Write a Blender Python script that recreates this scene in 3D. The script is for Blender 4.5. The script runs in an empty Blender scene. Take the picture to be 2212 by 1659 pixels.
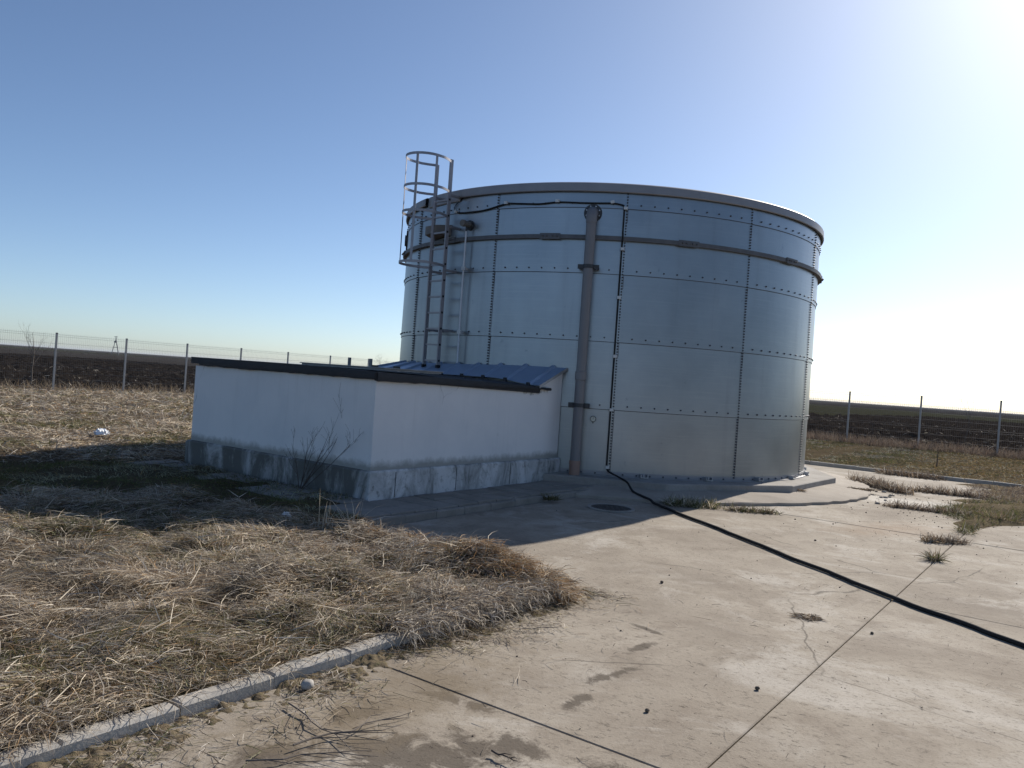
import bpy, math, random
import numpy as np
from mathutils import Vector, Matrix

random.seed(7)
rng = np.random.default_rng(11)
scene = bpy.context.scene
COL = scene.collection
PI = math.pi

# ---------------------------------------------------------------- camera
EYE = 1.6
FOC = 1725.0 / 2212.0                      # focal length / image width
ROLL, PITCH = math.radians(3.93), math.radians(0.355)
cam_d = bpy.data.cameras.new('camera')
cam_d.sensor_width = 36.0
cam_d.lens = 36.0 * FOC
cam_d.clip_start, cam_d.clip_end = 0.05, 20000
cam = bpy.data.objects.new('camera', cam_d)
COL.objects.link(cam)
fwd = Vector((0, math.cos(PITCH), -math.sin(PITCH)))
up0 = Vector((0, math.sin(PITCH), math.cos(PITCH)))
rt0 = Vector((1, 0, 0))
rt = rt0 * math.cos(ROLL) + up0 * math.sin(ROLL)
up = up0 * math.cos(ROLL) - rt0 * math.sin(ROLL)
M = Matrix((rt, up, -fwd)).transposed().to_4x4()
M.translation = (0, 0, EYE)
cam.matrix_world = M
scene.camera = cam

# ---------------------------------------------------------------- sky and sun
SUN_AZ, SUN_EL = math.radians(37.7), math.radians(33.0)      # azimuth from +Y towards +X
world = bpy.data.worlds.new('World')
scene.world = world
world.use_nodes = True
nt = world.node_tree
sky = nt.nodes.new('ShaderNodeTexSky')
sky.sky_type = 'NISHITA'
sky.sun_disc = False
sky.sun_elevation = SUN_EL
sky.sun_rotation = SUN_AZ
sky.air_density, sky.dust_density, sky.ozone_density = 0.8, 2.0, 1.0
sky.altitude = 1500
bg = nt.nodes['Background']
bg.inputs['Strength'].default_value = 0.084
wb = nt.nodes.new('ShaderNodeMix')             # the camera's cool white balance
wb.data_type, wb.blend_type = 'RGBA', 'MULTIPLY'
wb.inputs[0].default_value = 1.0
wb.inputs[7].default_value = (1.0, 1.10, 1.19, 1.0)
nt.links.new(sky.outputs[0], wb.inputs[6])
nt.links.new(wb.outputs[2], bg.inputs['Color'])
sun_d = bpy.data.lights.new('sun', 'SUN')
sun_d.energy = 5.0
sun_d.angle = math.radians(0.53)
sun_d.color = (1.0, 0.925, 0.815)
sun = bpy.data.objects.new('sun', sun_d)
COL.objects.link(sun)
sdir = Vector((math.sin(SUN_AZ) * math.cos(SUN_EL), math.cos(SUN_AZ) * math.cos(SUN_EL), math.sin(SUN_EL)))
sun.rotation_euler = sdir.to_track_quat('Z', 'Y').to_euler()
sun.location = sdir * 60
vs = scene.view_settings
vs.view_transform, vs.look, vs.gamma, vs.use_curve_mapping = 'Standard', 'None', 1.0, False
vs.exposure = 0.35

# ---------------------------------------------------------------- site frame
C0 = np.array((-1.559, 9.178))             # corner of the valve house plinth
UU = np.array((0.588, 0.809)); UU = UU / np.linalg.norm(UU)
VV = np.array((UU[1], -UU[0]))
TC = np.array((1.779, 16.466)); TR = 4.076   # tank centre and radius
def W(u, v):
    p = C0 + UU * u + VV * v
    return float(p[0]), float(p[1])
def UVof(x, y):
    dx, dy = np.asarray(x) - C0[0], np.asarray(y) - C0[1]
    return dx * UU[0] + dy * UU[1], dx * VV[0] + dy * VV[1]
SITE_ROT = math.atan2(UU[1], UU[0])          # local x -> u ; local y -> -v

# ---------------------------------------------------------------- noise
def _lat(n, seed):
    return np.random.default_rng(seed).random((n, n))
_L = [_lat(128, 100 + i) for i in range(10)]
def vnoise(x, y, s, k=0):
    L = _L[k % 10]
    X, Y = np.asarray(x, float) / s + 1000.37, np.asarray(y, float) / s + 1000.71
    xi, yi = np.floor(X).astype(int), np.floor(Y).astype(int)
    fx, fy = X - xi, Y - yi
    fx, fy = fx * fx * (3 - 2 * fx), fy * fy * (3 - 2 * fy)
    a, b = L[xi % 128, yi % 128], L[(xi + 1) % 128, yi % 128]
    c, d = L[xi % 128, (yi + 1) % 128], L[(xi + 1) % 128, (yi + 1) % 128]
    return (a * (1 - fx) + b * fx) * (1 - fy) + (c * (1 - fx) + d * fx) * fy
def sm(a, b, x):
    t = np.clip((np.asarray(x, float) - a) / (b - a), 0, 1)
    return t * t * (3 - 2 * t)

# ---------------------------------------------------------------- mesh helpers
def mesh_of(name, verts, faces, mat, smooth=False, uvcol=None):
    me = bpy.data.meshes.new(name)
    me.from_pydata([tuple(v) for v in verts], [], faces)
    if mat: me.materials.append(mat)
    if smooth:
        me.polygons.foreach_set('use_smooth', [True] * len(me.polygons))
    me.update()
    return me
def link(name, me, parent=None, loc=(0, 0, 0), rot=(0, 0, 0)):
    o = bpy.data.objects.new(name, me)
    COL.objects.link(o)
    o.location, o.rotation_euler = loc, rot
    if parent: o.parent = parent
    return o
def empty(name, loc=(0, 0, 0), rotz=0):
    o = bpy.data.objects.new(name, None)
    COL.objects.link(o)
    o.empty_display_size = 0.2
    o.location, o.rotation_euler = loc, (0, 0, rotz)
    return o
def tag(o, label, cat, group=None):
    o['label'] = label; o['category'] = cat
    if group: o['group'] = group
    return o
def struct(o): o['kind'] = 'structure'; return o
def stuff(o, label=None, cat=None):
    o['kind'] = 'stuff'
    if label: o['label'] = label
    if cat: o['category'] = cat
    return o

class MB:
    """collects shapes, builds ONE mesh object"""
    def __init__(s): s.v, s.f = [], []
    def add(s, vs_, fs_):
        n = len(s.v); s.v += [tuple(p) for p in vs_]; s.f += [tuple(i + n for i in f) for f in fs_]; return s
    def box(s, x0, x1, y0, y1, z0, z1, T=None, ch=0.0):
        if ch > 0:      # chamfered upper edges
            c = ch
            vs_ = [(x0, y0, z0), (x1, y0, z0), (x1, y1, z0), (x0, y1, z0),
                   (x0, y0, z1 - c), (x1, y0, z1 - c), (x1, y1, z1 - c), (x0, y1, z1 - c),
                   (x0 + c, y0 + c, z1), (x1 - c, y0 + c, z1), (x1 - c, y1 - c, z1), (x0 + c, y1 - c, z1)]
            fs_ = [(3, 2, 1, 0), (8, 9, 10, 11)]
            for k in range(4):
                j = (k + 1) % 4
                fs_ += [(k, j, j + 4, k + 4), (k + 4, j + 4, j + 8, k + 8)]
        else:
            vs_ = [(x0, y0, z0), (x1, y0, z0), (x1, y1, z0), (x0, y1, z0), (x0, y0, z1), (x1, y0, z1), (x1, y1, z1), (x0, y1, z1)]
            fs_ = [(3, 2, 1, 0), (4, 5, 6, 7), (0, 1, 5, 4), (1, 2, 6, 5), (2, 3, 7, 6), (3, 0, 4, 7)]
        if T is not None: vs_ = [tuple(T @ Vector(p)) for p in vs_]
        return s.add(vs_, fs_)
    def prism(s, poly, z0, z1, ch=0.0):
        n = len(poly)
        vs_ = [(x, y, z0) for x, y in poly] + [(x, y, z1 - ch) for x, y in poly]
        fs_ = [tuple(reversed(range(n)))] + [(k, (k + 1) % n, (k + 1) % n + n, k + n) for k in range(n)]
        if ch > 0:
            for k in range(n):
                p0, p, p1 = np.array(poly[k - 1]), np.array(poly[k]), np.array(poly[(k + 1) % n])
                d0, d1 = (p - p0) / np.linalg.norm(p - p0), (p1 - p) / np.linalg.norm(p1 - p)
                n0, n1 = np.array((-d0[1], d0[0])), np.array((-d1[1], d1[0]))
                m = (n0 + n1); m = m / max(1e-6, np.dot(m, n0)); q = p + m * ch
                vs_.append((q[0], q[1], z1))
            fs_ += [(k + n, (k + 1) % n + n, (k + 1) % n + 2 * n, k + 2 * n) for k in range(n)]
            fs_.append(tuple(range(2 * n, 3 * n)))
        else:
            fs_.append(tuple(range(n, 2 * n)))
        return s.add(vs_, fs_)
    def tube(s, pts, r, n=8, caps=True):
        pts = [Vector(p) for p in pts]; R = r if isinstance(r, (list, tuple)) else [r] * len(pts)
        t0 = (pts[1] - pts[0]).normalized()
        a = Vector((0, 0, 1)) if abs(t0.z) < 0.9 else Vector((1, 0, 0))
        nrm = t0.cross(a).normalized(); vs_ = []
        for i, p in enumerate(pts):
            if i == 0: t = pts[1] - pts[0]
            elif i == len(pts) - 1: t = pts[-1] - pts[-2]
            else: t = (pts[i + 1] - pts[i]).normalized() + (pts[i] - pts[i - 1]).normalized()
            t.normalize()
            nrm = (nrm - t * nrm.dot(t)).normalized(); b = t.cross(nrm)
            for k in range(n):
                an = 2 * PI * k / n
                vs_.append(tuple(p + (nrm * math.cos(an) + b * math.sin(an)) * R[i]))
        fs_ = []
        for i in range(len(pts) - 1):
            for k in range(n):
                j = (k + 1) % n
                fs_.append((i * n + k, i * n + j, (i + 1) * n + j, (i + 1) * n + k))
        if caps:
            fs_.append(tuple(reversed(range(n)))); m = (len(pts) - 1) * n; fs_.append(tuple(range(m, m + n)))
        return s.add(vs_, fs_)
    def strip(s, pts, side, w, t):
        """flat bar along pts: width w along side vectors, thickness t"""
        vs_ = []; pts = [Vector(p) for p in pts]
        for i, p in enumerate(pts):
            tn = (pts[min(i + 1, len(pts) - 1)] - pts[max(i - 1, 0)]).normalized()
            sd = Vector(side[i] if isinstance(side, list) else side).normalized()
            nn = tn.cross(sd).normalized()
            for a, b in ((-1, -1), (1, -1), (1, 1), (-1, 1)):
                vs_.append(tuple(p + sd * (a * w / 2) + nn * (b * t / 2)))
        fs_ = [(3, 2, 1, 0)]; L = len(pts)
        for i in range(L - 1):
            for k in range(4):
                j = (k + 1) % 4
                fs_.append((i * 4 + k, i * 4 + j, i * 4 + 4 + j, i * 4 + 4 + k))
        fs_.append(tuple(range(4 * L - 4, 4 * L)))
        return s.add(vs_, fs_)
    def lathe(s, prof, n=32, T=None, a0=0, a1=2 * PI):
        full = abs(a1 - a0 - 2 * PI) < 1e-6; m = n if full else n + 1; vs_ = []
        for k in range(m):
            a = a0 + (a1 - a0) * k / n
            for r, z in prof: vs_.append((r * math.sin(a), -r * math.cos(a), z))
        if T is not None: vs_ = [tuple(T @ Vector(p)) for p in vs_]
        L = len(prof); fs_ = []
        for k in range(n):
            j = (k + 1) % m
            for i in range(L - 1): fs_.append((k * L + i, j * L + i, j * L + i + 1, k * L + i + 1))
        return s.add(vs_, fs_)
    def build(s, name, mat, parent=None, smooth=False, origin=(0, 0, 0), world=False):
        """verts are world coordinates when world=True, then made relative to origin"""
        o3 = Vector(origin)
        v = [tuple(Vector(p) - o3) for p in s.v] if world else s.v
        me = mesh_of(name, v, s.f, mat, smooth)
        o = link(name, me, parent, (0, 0, 0) if parent else origin)
        return o
def autosmooth(o, deg=35):
    me = o.data
    me.polygons.foreach_set('use_smooth', [True] * len(me.polygons))
    try: me.set_sharp_from_angle(angle=math.radians(deg))
    except Exception: pass
    return o

# ---------------------------------------------------------------- materials
def new_mat(name):
    m = bpy.data.materials.new(name); m.use_nodes = True
    t = m.node_tree
    return m, t, t.nodes['Principled BSDF']
def nd(t, typ, **kw):
    n = t.nodes.new(typ)
    for k, v in kw.items():
        if k in n.inputs: n.inputs[k].default_value = v
        else: setattr(n, k, v)
    return n
def pos(t, scale=(1, 1, 1), obj=False, rot=(0, 0, 0)):
    if obj: src = nd(t, 'ShaderNodeTexCoord').outputs['Object']
    else: src = nd(t, 'ShaderNodeNewGeometry').outputs['Position']
    mp = nd(t, 'ShaderNodeMapping'); mp.inputs['Scale'].default_value = scale; mp.inputs['Rotation'].default_value = rot
    t.links.new(src, mp.inputs['Vector'])
    return mp.outputs[0]
def noise(t, vec, scale, detail=5, rough=0.55, dist=0.0):
    n = nd(t, 'ShaderNodeTexNoise'); n.inputs['Scale'].default_value = scale
    n.inputs['Detail'].default_value = detail; n.inputs['Roughness'].default_value = rough; n.inputs['Distortion'].default_value = dist
    t.links.new(vec, n.inputs['Vector']); return n.outputs['Fac']
def ramp(t, fac, stops):
    r = nd(t, 'ShaderNodeValToRGB'); e = r.color_ramp.elements
    while len(e) < len(stops): e.new(0.5)
    for i, (p, c) in enumerate(stops):
        e[i].position = p
        e[i].color = (c, c, c, 1) if not isinstance(c, tuple) else (*c, 1)
    t.links.new(fac, r.inputs[0]); return r.outputs[0]
def mix(t, a, b, fac, mode='MIX'):
    n = nd(t, 'ShaderNodeMix', data_type='RGBA', blend_type=mode)
    for sock, val in ((n.inputs[0], fac), (n.inputs[6], a), (n.inputs[7], b)):
        if isinstance(val, (int, float)): sock.default_value = val
        elif isinstance(val, tuple): sock.default_value = (*val, 1)
        else: t.links.new(val, sock)
    return n.outputs[2]
def math_(t, op, a, b=0.0):
    n = nd(t, 'ShaderNodeMath', operation=op)
    for i, val in enumerate((a, b)):
        if isinstance(val, (int, float)): n.inputs[i].default_value = val
        else: t.links.new(val, n.inputs[i])
    return n.outputs[0]
def bump(t, bsdf, h, strength, dist=0.01):
    b = nd(t, 'ShaderNodeBump'); b.inputs['Strength'].default_value = strength; b.inputs['Distance'].default_value = dist
    t.links.new(h, b.inputs['Height']); t.links.new(b.outputs[0], bsdf.inputs['Normal'])
def setc(t, bsdf, col, rough=0.8, metal=0.0):
    if isinstance(col, tuple): bsdf.inputs['Base Color'].default_value = (*col, 1)
    else: t.links.new(col, bsdf.inputs['Base Color'])
    if isinstance(rough, (int, float)): bsdf.inputs['Roughness'].default_value = rough
    else: t.links.new(rough, bsdf.inputs['Roughness'])
    bsdf.inputs['Metallic'].default_value = metal

def simple(name, col, rough=0.6, metal=0.0, var=0.25, scale=9.0, bmp=0.0):
    m, t, b = new_mat(name)
    n = noise(t, pos(t), scale, 4)
    c = mix(t, tuple(x * (1 - var) for x in col), tuple(min(1, x * (1 + var)) for x in col), n)
    setc(t, b, c, rough, metal)
    if bmp: bump(t, b, noise(t, pos(t), scale * 6, 3), bmp)
    return m

def mat_concrete():
    m, t, b = new_mat('worn_concrete')
    rotz = -SITE_ROT
    p = pos(t)
    big = noise(t, p, 0.55, 4, 0.6, 0.4)
    mid = noise(t, p, 3.2, 6, 0.62, 0.3)
    fine = noise(t, p, 60.0, 3, 0.7)
    # broom / scaling streaks: stretched noise along the site v axis
    mp0 = nd(t, 'ShaderNodeMapping'); mp0.inputs['Rotation'].default_value = (0, 0, -math.atan2(VV[1], VV[0]) - 0.10)
    t.links.new(p, mp0.inputs['Vector'])
    mp1 = nd(t, 'ShaderNodeMapping'); mp1.inputs['Scale'].default_value = (1.0, 2.4, 1.0)
    t.links.new(mp0.outputs[0], mp1.inputs['Vector'])
    st = noise(t, mp1.outputs[0], 11.0, 9, 0.82, 0.25)
    st2 = noise(t, p, 0.7, 9, 0.68, 1.0)
    col = ramp(t, big, [(0.28, (0.215, 0.182, 0.146)), (0.5, (0.30, 0.260, 0.210)), (0.72, (0.375, 0.332, 0.275))])
    col = mix(t, col, (0.19, 0.155, 0.12), ramp(t, mid, [(0.49, 0.0), (0.70, 0.65)]))
    col = mix(t, col, (0.42, 0.385, 0.335), ramp(t, noise(t, p, 1.3, 6, 0.6, 0.8), [(0.54, 0.0), (0.70, 0.75)]))
    col = mix(t, col, (0.47, 0.435, 0.385), ramp(t, st2, [(0.53, 0.0), (0.64, 0.65)]))
    col = mix(t, col, (0.20, 0.165, 0.13), ramp(t, st2, [(0.34, 0.65), (0.47, 0.0)]))
    patch = ramp(t, noise(t, p, 1.1, 5, 0.6), [(0.40, 0.15), (0.60, 1.0)])
    flake = math_(t, 'MULTIPLY', ramp(t, st, [(0.585, 0.0), (0.635, 1.0)]), patch)
    col = mix(t, col, (0.105, 0.092, 0.08), math_(t, 'MULTIPLY', flake, 0.7))
    col = mix(t, col, (0.15, 0.125, 0.10), math_(t, 'MULTIPLY', ramp(t, fine, [(0.56, 0.0), (0.70, 1.0)]), 0.4))
    grit = noise(t, p, 150.0, 2, 0.7)
    col = mix(t, col, (0.52, 0.49, 0.45), math_(t, 'MULTIPLY', ramp(t, grit, [(0.62, 0.0), (0.74, 1.0)]), 0.35))
    g2 = noise(t, p, 24.0, 5, 0.78)
    col = mix(t, col, (0.13, 0.108, 0.085), math_(t, 'MULTIPLY', ramp(t, g2, [(0.54, 0.0), (0.64, 1.0)]), 0.5))
    vo = nd(t, 'ShaderNodeTexVoronoi', feature='DISTANCE_TO_EDGE'); vo.inputs['Scale'].default_value = 0.42
    wp_ = nd(t, 'ShaderNodeMix', data_type='VECTOR'); wp_.inputs[0].default_value = 0.12
    nv3 = nd(t, 'ShaderNodeTexNoise'); nv3.inputs['Scale'].default_value = 3.0; nv3.inputs['Detail'].default_value = 6; t.links.new(p, nv3.inputs['Vector'])
    t.links.new(p, wp_.inputs[4]); t.links.new(nv3.outputs['Color'], wp_.inputs[5]); t.links.new(wp_.outputs[1], vo.inputs['Vector'])
    crk = math_(t, 'MULTIPLY', ramp(t, vo.outputs['Distance'], [(0.0, 1.0), (0.004, 0.0)]), ramp(t, noise(t, p, 0.6, 3), [(0.50, 0.0), (0.58, 1.0)]))
    col = mix(t, col, (0.06, 0.05, 0.04), math_(t, 'MULTIPLY', crk, 0.8))
    # ground-in damp and dirt stains of their own shape, beside the kerb and along an old puddle edge
    sx = nd(t, 'ShaderNodeSeparateXYZ'); t.links.new(p, sx.inputs[0])
    wob = noise(t, p, 4.5, 9, 0.74, 0.6)
    def blob(x, y, rx, ry, ang=0.0):
        ca, sa = math.cos(ang), math.sin(ang)
        dx = math_(t, 'SUBTRACT', sx.outputs[0], x); dy = math_(t, 'SUBTRACT', sx.outputs[1], y)
        a = math_(t, 'ADD', math_(t, 'MULTIPLY', dx, ca / rx), math_(t, 'MULTIPLY', dy, sa / rx))
        c = math_(t, 'ADD', math_(t, 'MULTIPLY', dx, -sa / ry), math_(t, 'MULTIPLY', dy, ca / ry))
        d = math_(t, 'SQRT', math_(t, 'ADD', math_(t, 'MULTIPLY', a, a), math_(t, 'MULTIPLY', c, c)))
        return math_(t, 'SUBTRACT', 1.0, d)
    stain = None
    for args in ((-0.36, 3.30, 0.70, 0.36, 0.2), (-0.62, 3.72, 0.26, 0.12, 0.7), (-0.20, 3.95, 0.30, 0.10, -0.45), (0.12, 3.50, 0.30, 0.10, -0.7),
                 (0.50, 3.3, 0.35, 0.12, -0.6), (0.42, 4.0, 0.22, 0.07, 1.0), (0.66, 4.42, 0.28, 0.06, 0.75), (0.92, 4.95, 0.26, 0.05, 0.9),
                 (0.98, 5.35, 0.20, 0.05, -0.9), (-0.9, 3.2, 0.4, 0.25, 0.6)):
        bl = blob(*args)
        stain = bl if stain is None else math_(t, 'MAXIMUM', stain, bl)
    sf = math_(t, 'ADD', stain, math_(t, 'MULTIPLY', math_(t, 'SUBTRACT', wob, 0.5), 3.6))
    sfac = ramp(t, sf, [(0.22, 0.0), (0.62, 1.0)])
    col = mix(t, col, (0.085, 0.068, 0.052), math_(t, 'MULTIPLY', sfac, 0.85))
    # yellow-brown soil wash by the kerb
    sw = math_(t, 'ADD', blob(-0.5, 3.9, 1.3, 0.55, 0.9), math_(t, 'MULTIPLY', math_(t, 'SUBTRACT', wob, 0.5), 2.0))
    col = mix(t, col, (0.17, 0.132, 0.085), math_(t, 'MULTIPLY', ramp(t, sw, [(0.2, 0.0), (0.7, 1.0)]), 0.6))
    # rusty wash near the joint weeds
    rw = math_(t, 'ADD', blob(5.0, 10.3, 1.6, 0.7, 0.5), math_(t, 'MULTIPLY', math_(t, 'SUBTRACT', wob, 0.5), 1.6))
    col = mix(t, col, (0.26, 0.18, 0.115), math_(t, 'MULTIPLY', ramp(t, rw, [(0.2, 0.0), (0.8, 1.0)]), 0.5))
    pw = math_(t, 'ADD', blob(7.0, 13.1, 1.9, 0.8, -0.55), math_(t, 'MULTIPLY', math_(t, 'SUBTRACT', wob, 0.5), 1.4))
    col = mix(t, col, (0.52, 0.49, 0.44), math_(t, 'MULTIPLY', ramp(t, pw, [(0.1, 0.0), (0.5, 1.0)]), 0.75))
    setc(t, b, col, 0.92)
    b.inputs['Specular IOR Level'].default_value = 0.25
    h = math_(t, 'ADD', math_(t, 'MULTIPLY', fine, 0.4), math_(t, 'MULTIPLY', flake, -0.7))
    bump(t, b, math_(t, 'ADD', h, math_(t, 'MULTIPLY', mid, 0.6)), 0.9, 0.007)
    return m
def mat_slab(name, base, dark, scale=2.0, bstr=0.4):
    m, t, b = new_mat(name); p = pos(t)
    n1, n2 = noise(t, p, scale, 6, 0.65, 0.4), noise(t, p, 45, 3, 0.7)
    col = mix(t, base, dark, ramp(t, n1, [(0.40, 0.0), (0.72, 0.9)]))
    col = mix(t, col, tuple(x * 0.6 for x in base), math_(t, 'MULTIPLY', ramp(t, n2, [(0.5, 0.0), (0.7, 1.0)]), 0.4))
    setc(t, b, col, 0.9); b.inputs['Specular IOR Level'].default_value = 0.25
    bump(t, b, math_(t, 'ADD', n2, n1), bstr, 0.006)
    return m
def mat_galv():
    m, t, b = new_mat('galvanised_steel')
    p = pos(t)
    big = noise(t, p, 0.9, 4, 0.6)
    vst = noise(t, pos(t, (3.0, 3.0, 0.16)), 1.6, 5, 0.6)
    hst = noise(t, pos(t, (0.6, 0.6, 24.0)), 2.0, 3, 0.6)
    sp = noise(t, p, 55, 2, 0.6)
    col = ramp(t, big, [(0.3, (0.265, 0.290, 0.315)), (0.7, (0.345, 0.370, 0.395))])
    col = mix(t, col, (0.175, 0.185, 0.195), math_(t, 'MULTIPLY', ramp(t, vst, [(0.56, 0.0), (0.80, 1.0)]), 0.30))
    col = mix(t, col, (0.42, 0.435, 0.45), math_(t, 'MULTIPLY', ramp(t, hst, [(0.5, 0.0), (0.75, 1.0)]), 0.25))
    spots = ramp(t, noise(t, p, 6.0, 5, 0.7, 0.5), [(0.66, 0.0), (0.74, 1.0)])
    col = mix(t, col, (0.15, 0.17, 0.20), math_(t, 'MULTIPLY', spots, 0.45))
    oi = nd(t, 'ShaderNodeObjectInfo')            # every sheet has its own zinc tone
    col = mix(t, col, tuple([0.0, 0.0, 0.0]), math_(t, 'MULTIPLY', oi.outputs['Random'], 0.11))
    r = math_(t, 'ADD', 0.26, math_(t, 'MULTIPLY', math_(t, 'ADD', vst, big), 0.09))
    setc(t, b, col, r, 0.88)
    bump(t, b, math_(t, 'ADD', math_(t, 'MULTIPLY', noise(t, p, 2.4, 2), 1.0), math_(t, 'MULTIPLY', sp, 0.03)), 0.06, 0.03)
    return m
def mat_render_wall():
    m, t, b = new_mat('white_lime_render'); p = pos(t)
    n1, n2 = noise(t, p, 1.6, 5, 0.6, 0.3), noise(t, p, 40, 4, 0.7)
    col = mix(t, (0.77, 0.76, 0.75), (0.70, 0.70, 0.70), ramp(t, n1, [(0.42, 0.0), (0.75, 1.0)]))
    sx = nd(t, 'ShaderNodeSeparateXYZ'); t.links.new(p, sx.inputs[0])
    z = sx.outputs[2]
    # splash-back grime in an irregular strip above the plinth, and crumbled dirty render under the roof end
    grime = ramp(t, math_(t, 'ADD', math_(t, 'MULTIPLY', z, -4.2), math_(t, 'MULTIPLY', noise(t, pos(t, (1, 1, 0.5)), 4.5, 6, 0.7), 2.4)), [(0.0, 0.0), (1.0, 1.0)])
    gz = math_(t, 'SUBTRACT', math_(t, 'ADD', 0.445, math_(t, 'MULTIPLY', noise(t, pos(t, (1, 1, 0.7)), 5.5, 8, 0.78), 0.20)), z)
    gf = ramp(t, math_(t, 'MULTIPLY', gz, 12.0), [(0.0, 0.0), (1.0, 0.7)])
    col = mix(t, col, (0.17, 0.17, 0.14), gf)
    rain = noise(t, pos(t, (1, 1, 0.07)), 7.0, 6, 0.7, 0.2)
    rz_ = math_(t, 'ADD', 0.35, math_(t, 'MULTIPLY', math_(t, 'SUBTRACT', z, 0.45), 0.6))
    col = mix(t, col, (0.40, 0.39, 0.37), math_(t, 'MULTIPLY', math_(t, 'MULTIPLY', ramp(t, rain, [(0.54, 0.0), (0.74, 1.0)]), rz_), 0.22))
    sp_ = noise(t, p, 11.0, 4, 0.8)
    col = mix(t, col, (0.30, 0.29, 0.27), math_(t, 'MULTIPLY', ramp(t, sp_, [(0.70, 0.0), (0.74, 1.0)]), 0.5))
    wv = nd(t, 'ShaderNodeTexVoronoi', feature='DISTANCE_TO_EDGE'); wv.inputs['Scale'].default_value = 0.55
    wn = nd(t, 'ShaderNodeTexNoise'); wn.inputs['Scale'].default_value = 4.0; wn.inputs['Detail'].default_value = 7; t.links.new(p, wn.inputs['Vector'])
    wm = nd(t, 'ShaderNodeMix', data_type='VECTOR'); wm.inputs[0].default_value = 0.15
    t.links.new(p, wm.inputs[4]); t.links.new(wn.outputs['Color'], wm.inputs[5]); t.links.new(wm.outputs[1], wv.inputs['Vector'])
    ck = math_(t, 'MULTIPLY', ramp(t, wv.outputs['Distance'], [(0.0, 1.0), (0.004, 0.0)]), ramp(t, noise(t, p, 0.9, 3), [(0.48, 0.0), (0.56, 1.0)]))
    col = mix(t, col, (0.22, 0.21, 0.20), math_(t, 'MULTIPLY', ck, 0.7))
    ex, ey = W(3.15, 0)
    d = math_(t, 'SQRT', math_(t, 'ADD', math_(t, 'POWER', math_(t, 'SUBTRACT', sx.outputs[0], ex), 2.0), math_(t, 'POWER', math_(t, 'MULTIPLY', math_(t, 'SUBTRACT', z, 1.47), 3.2), 2.0)))
    df = ramp(t, math_(t, 'ADD', math_(t, 'SUBTRACT', 0.26, d), math_(t, 'MULTIPLY', math_(t, 'SUBTRACT', noise(t, p, 9, 6, 0.7), 0.5), 0.7)), [(0.0, 0.0), (0.12, 1.0)])
    col = mix(t, col, (0.25, 0.24, 0.21), math_(t, 'MULTIPLY', df, 0.8))
    setc(t, b, col, 0.9); b.inputs['Specular IOR Level'].default_value = 0.2
    bump(t, b, math_(t, 'ADD', math_(t, 'MULTIPLY', n2, 0.5), n1), 0.35, 0.006)
    return m
def mat_plinth():
    m, t, b = new_mat('stained_plinth'); p = pos(t)
    st = noise(t, pos(t, (1, 1, 0.38)), 2.3, 10, 0.72, 0.8)
    n2 = noise(t, p, 14, 6, 0.7, 0.3)
    # the wall towards the grass is dirtier: mask by place along the site axis
    sx = nd(t, 'ShaderNodeSeparateXYZ'); t.links.new(p, sx.inputs[0])
    vcoord = math_(t, 'ADD', math_(t, 'MULTIPLY', math_(t, 'SUBTRACT', sx.outputs[0], C0[0]), VV[0]), math_(t, 'MULTIPLY', math_(t, 'SUBTRACT', sx.outputs[1], C0[1]), VV[1]))
    side = ramp(t, math_(t, 'MULTIPLY', vcoord, -12.0), [(0.0, 0.0), (1.0, 1.0)])
    thr = math_(t, 'ADD', st, math_(t, 'MULTIPLY', side, 0.13))
    col = mix(t, (0.60, 0.60, 0.60), (0.10, 0.10, 0.09), ramp(t, thr, [(0.42, 0.0), (0.66, 0.95)]))
    col = mix(t, col, (0.12, 0.12, 0.10), ramp(t, n2, [(0.54, 0.0), (0.70, 0.7)]))
    setc(t, b, col, 0.92); b.inputs['Specular IOR Level'].default_value = 0.2
    bump(t, b, n2, 0.5, 0.01)
    return m
def mat_blades(name, transl=0.35, rough=0.6):
    m = bpy.data.materials.new(name); m.use_nodes = True; t = m.node_tree
    t.nodes.remove(t.nodes['Principled BSDF'])
    at = nd(t, 'ShaderNodeAttribute'); at.attribute_name = 'col'
    d = nd(t, 'ShaderNodeBsdfDiffuse'); tr = nd(t, 'ShaderNodeBsdfTranslucent'); g = nd(t, 'ShaderNodeBsdfGlossy')
    g.inputs['Roughness'].default_value = rough
    t.links.new(at.outputs['Color'], d.inputs['Color']); t.links.new(at.outputs['Color'], tr.inputs['Color']); g.inputs['Color'].default_value = (0.6, 0.57, 0.5, 1)
    m1 = nd(t, 'ShaderNodeMixShader'); m1.inputs[0].default_value = transl
    t.links.new(d.outputs[0], m1.inputs[1]); t.links.new(tr.outputs[0], m1.inputs[2])
    m2 = nd(t, 'ShaderNodeMixShader'); m2.inputs[0].default_value = 0.06
    t.links.new(m1.outputs[0], m2.inputs[1]); t.links.new(g.outputs[0], m2.inputs[2])
    t.links.new(m2.outputs[0], t.nodes['Material Output'].inputs['Surface'])
    return m
def mat_ground(name, a, b_, c, s1=1.5, s2=12.0, bstr=0.6):
    m, t, b = new_mat(name); p = pos(t)
    col = mix(t, a, b_, ramp(t, noise(t, p, s1, 5, 0.65, 0.4), [(0.35, 0.0), (0.68, 1.0)]))
    n2 = noise(t, p, s2, 5, 0.7)
    col = mix(t, col, c, ramp(t, n2, [(0.5, 0.0), (0.72, 0.9)]))
    setc(t, b, col, 0.97); b.inputs['Specular IOR Level'].default_value = 0.0
    bump(t, b, n2, bstr, 0.03)
    return m
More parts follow.
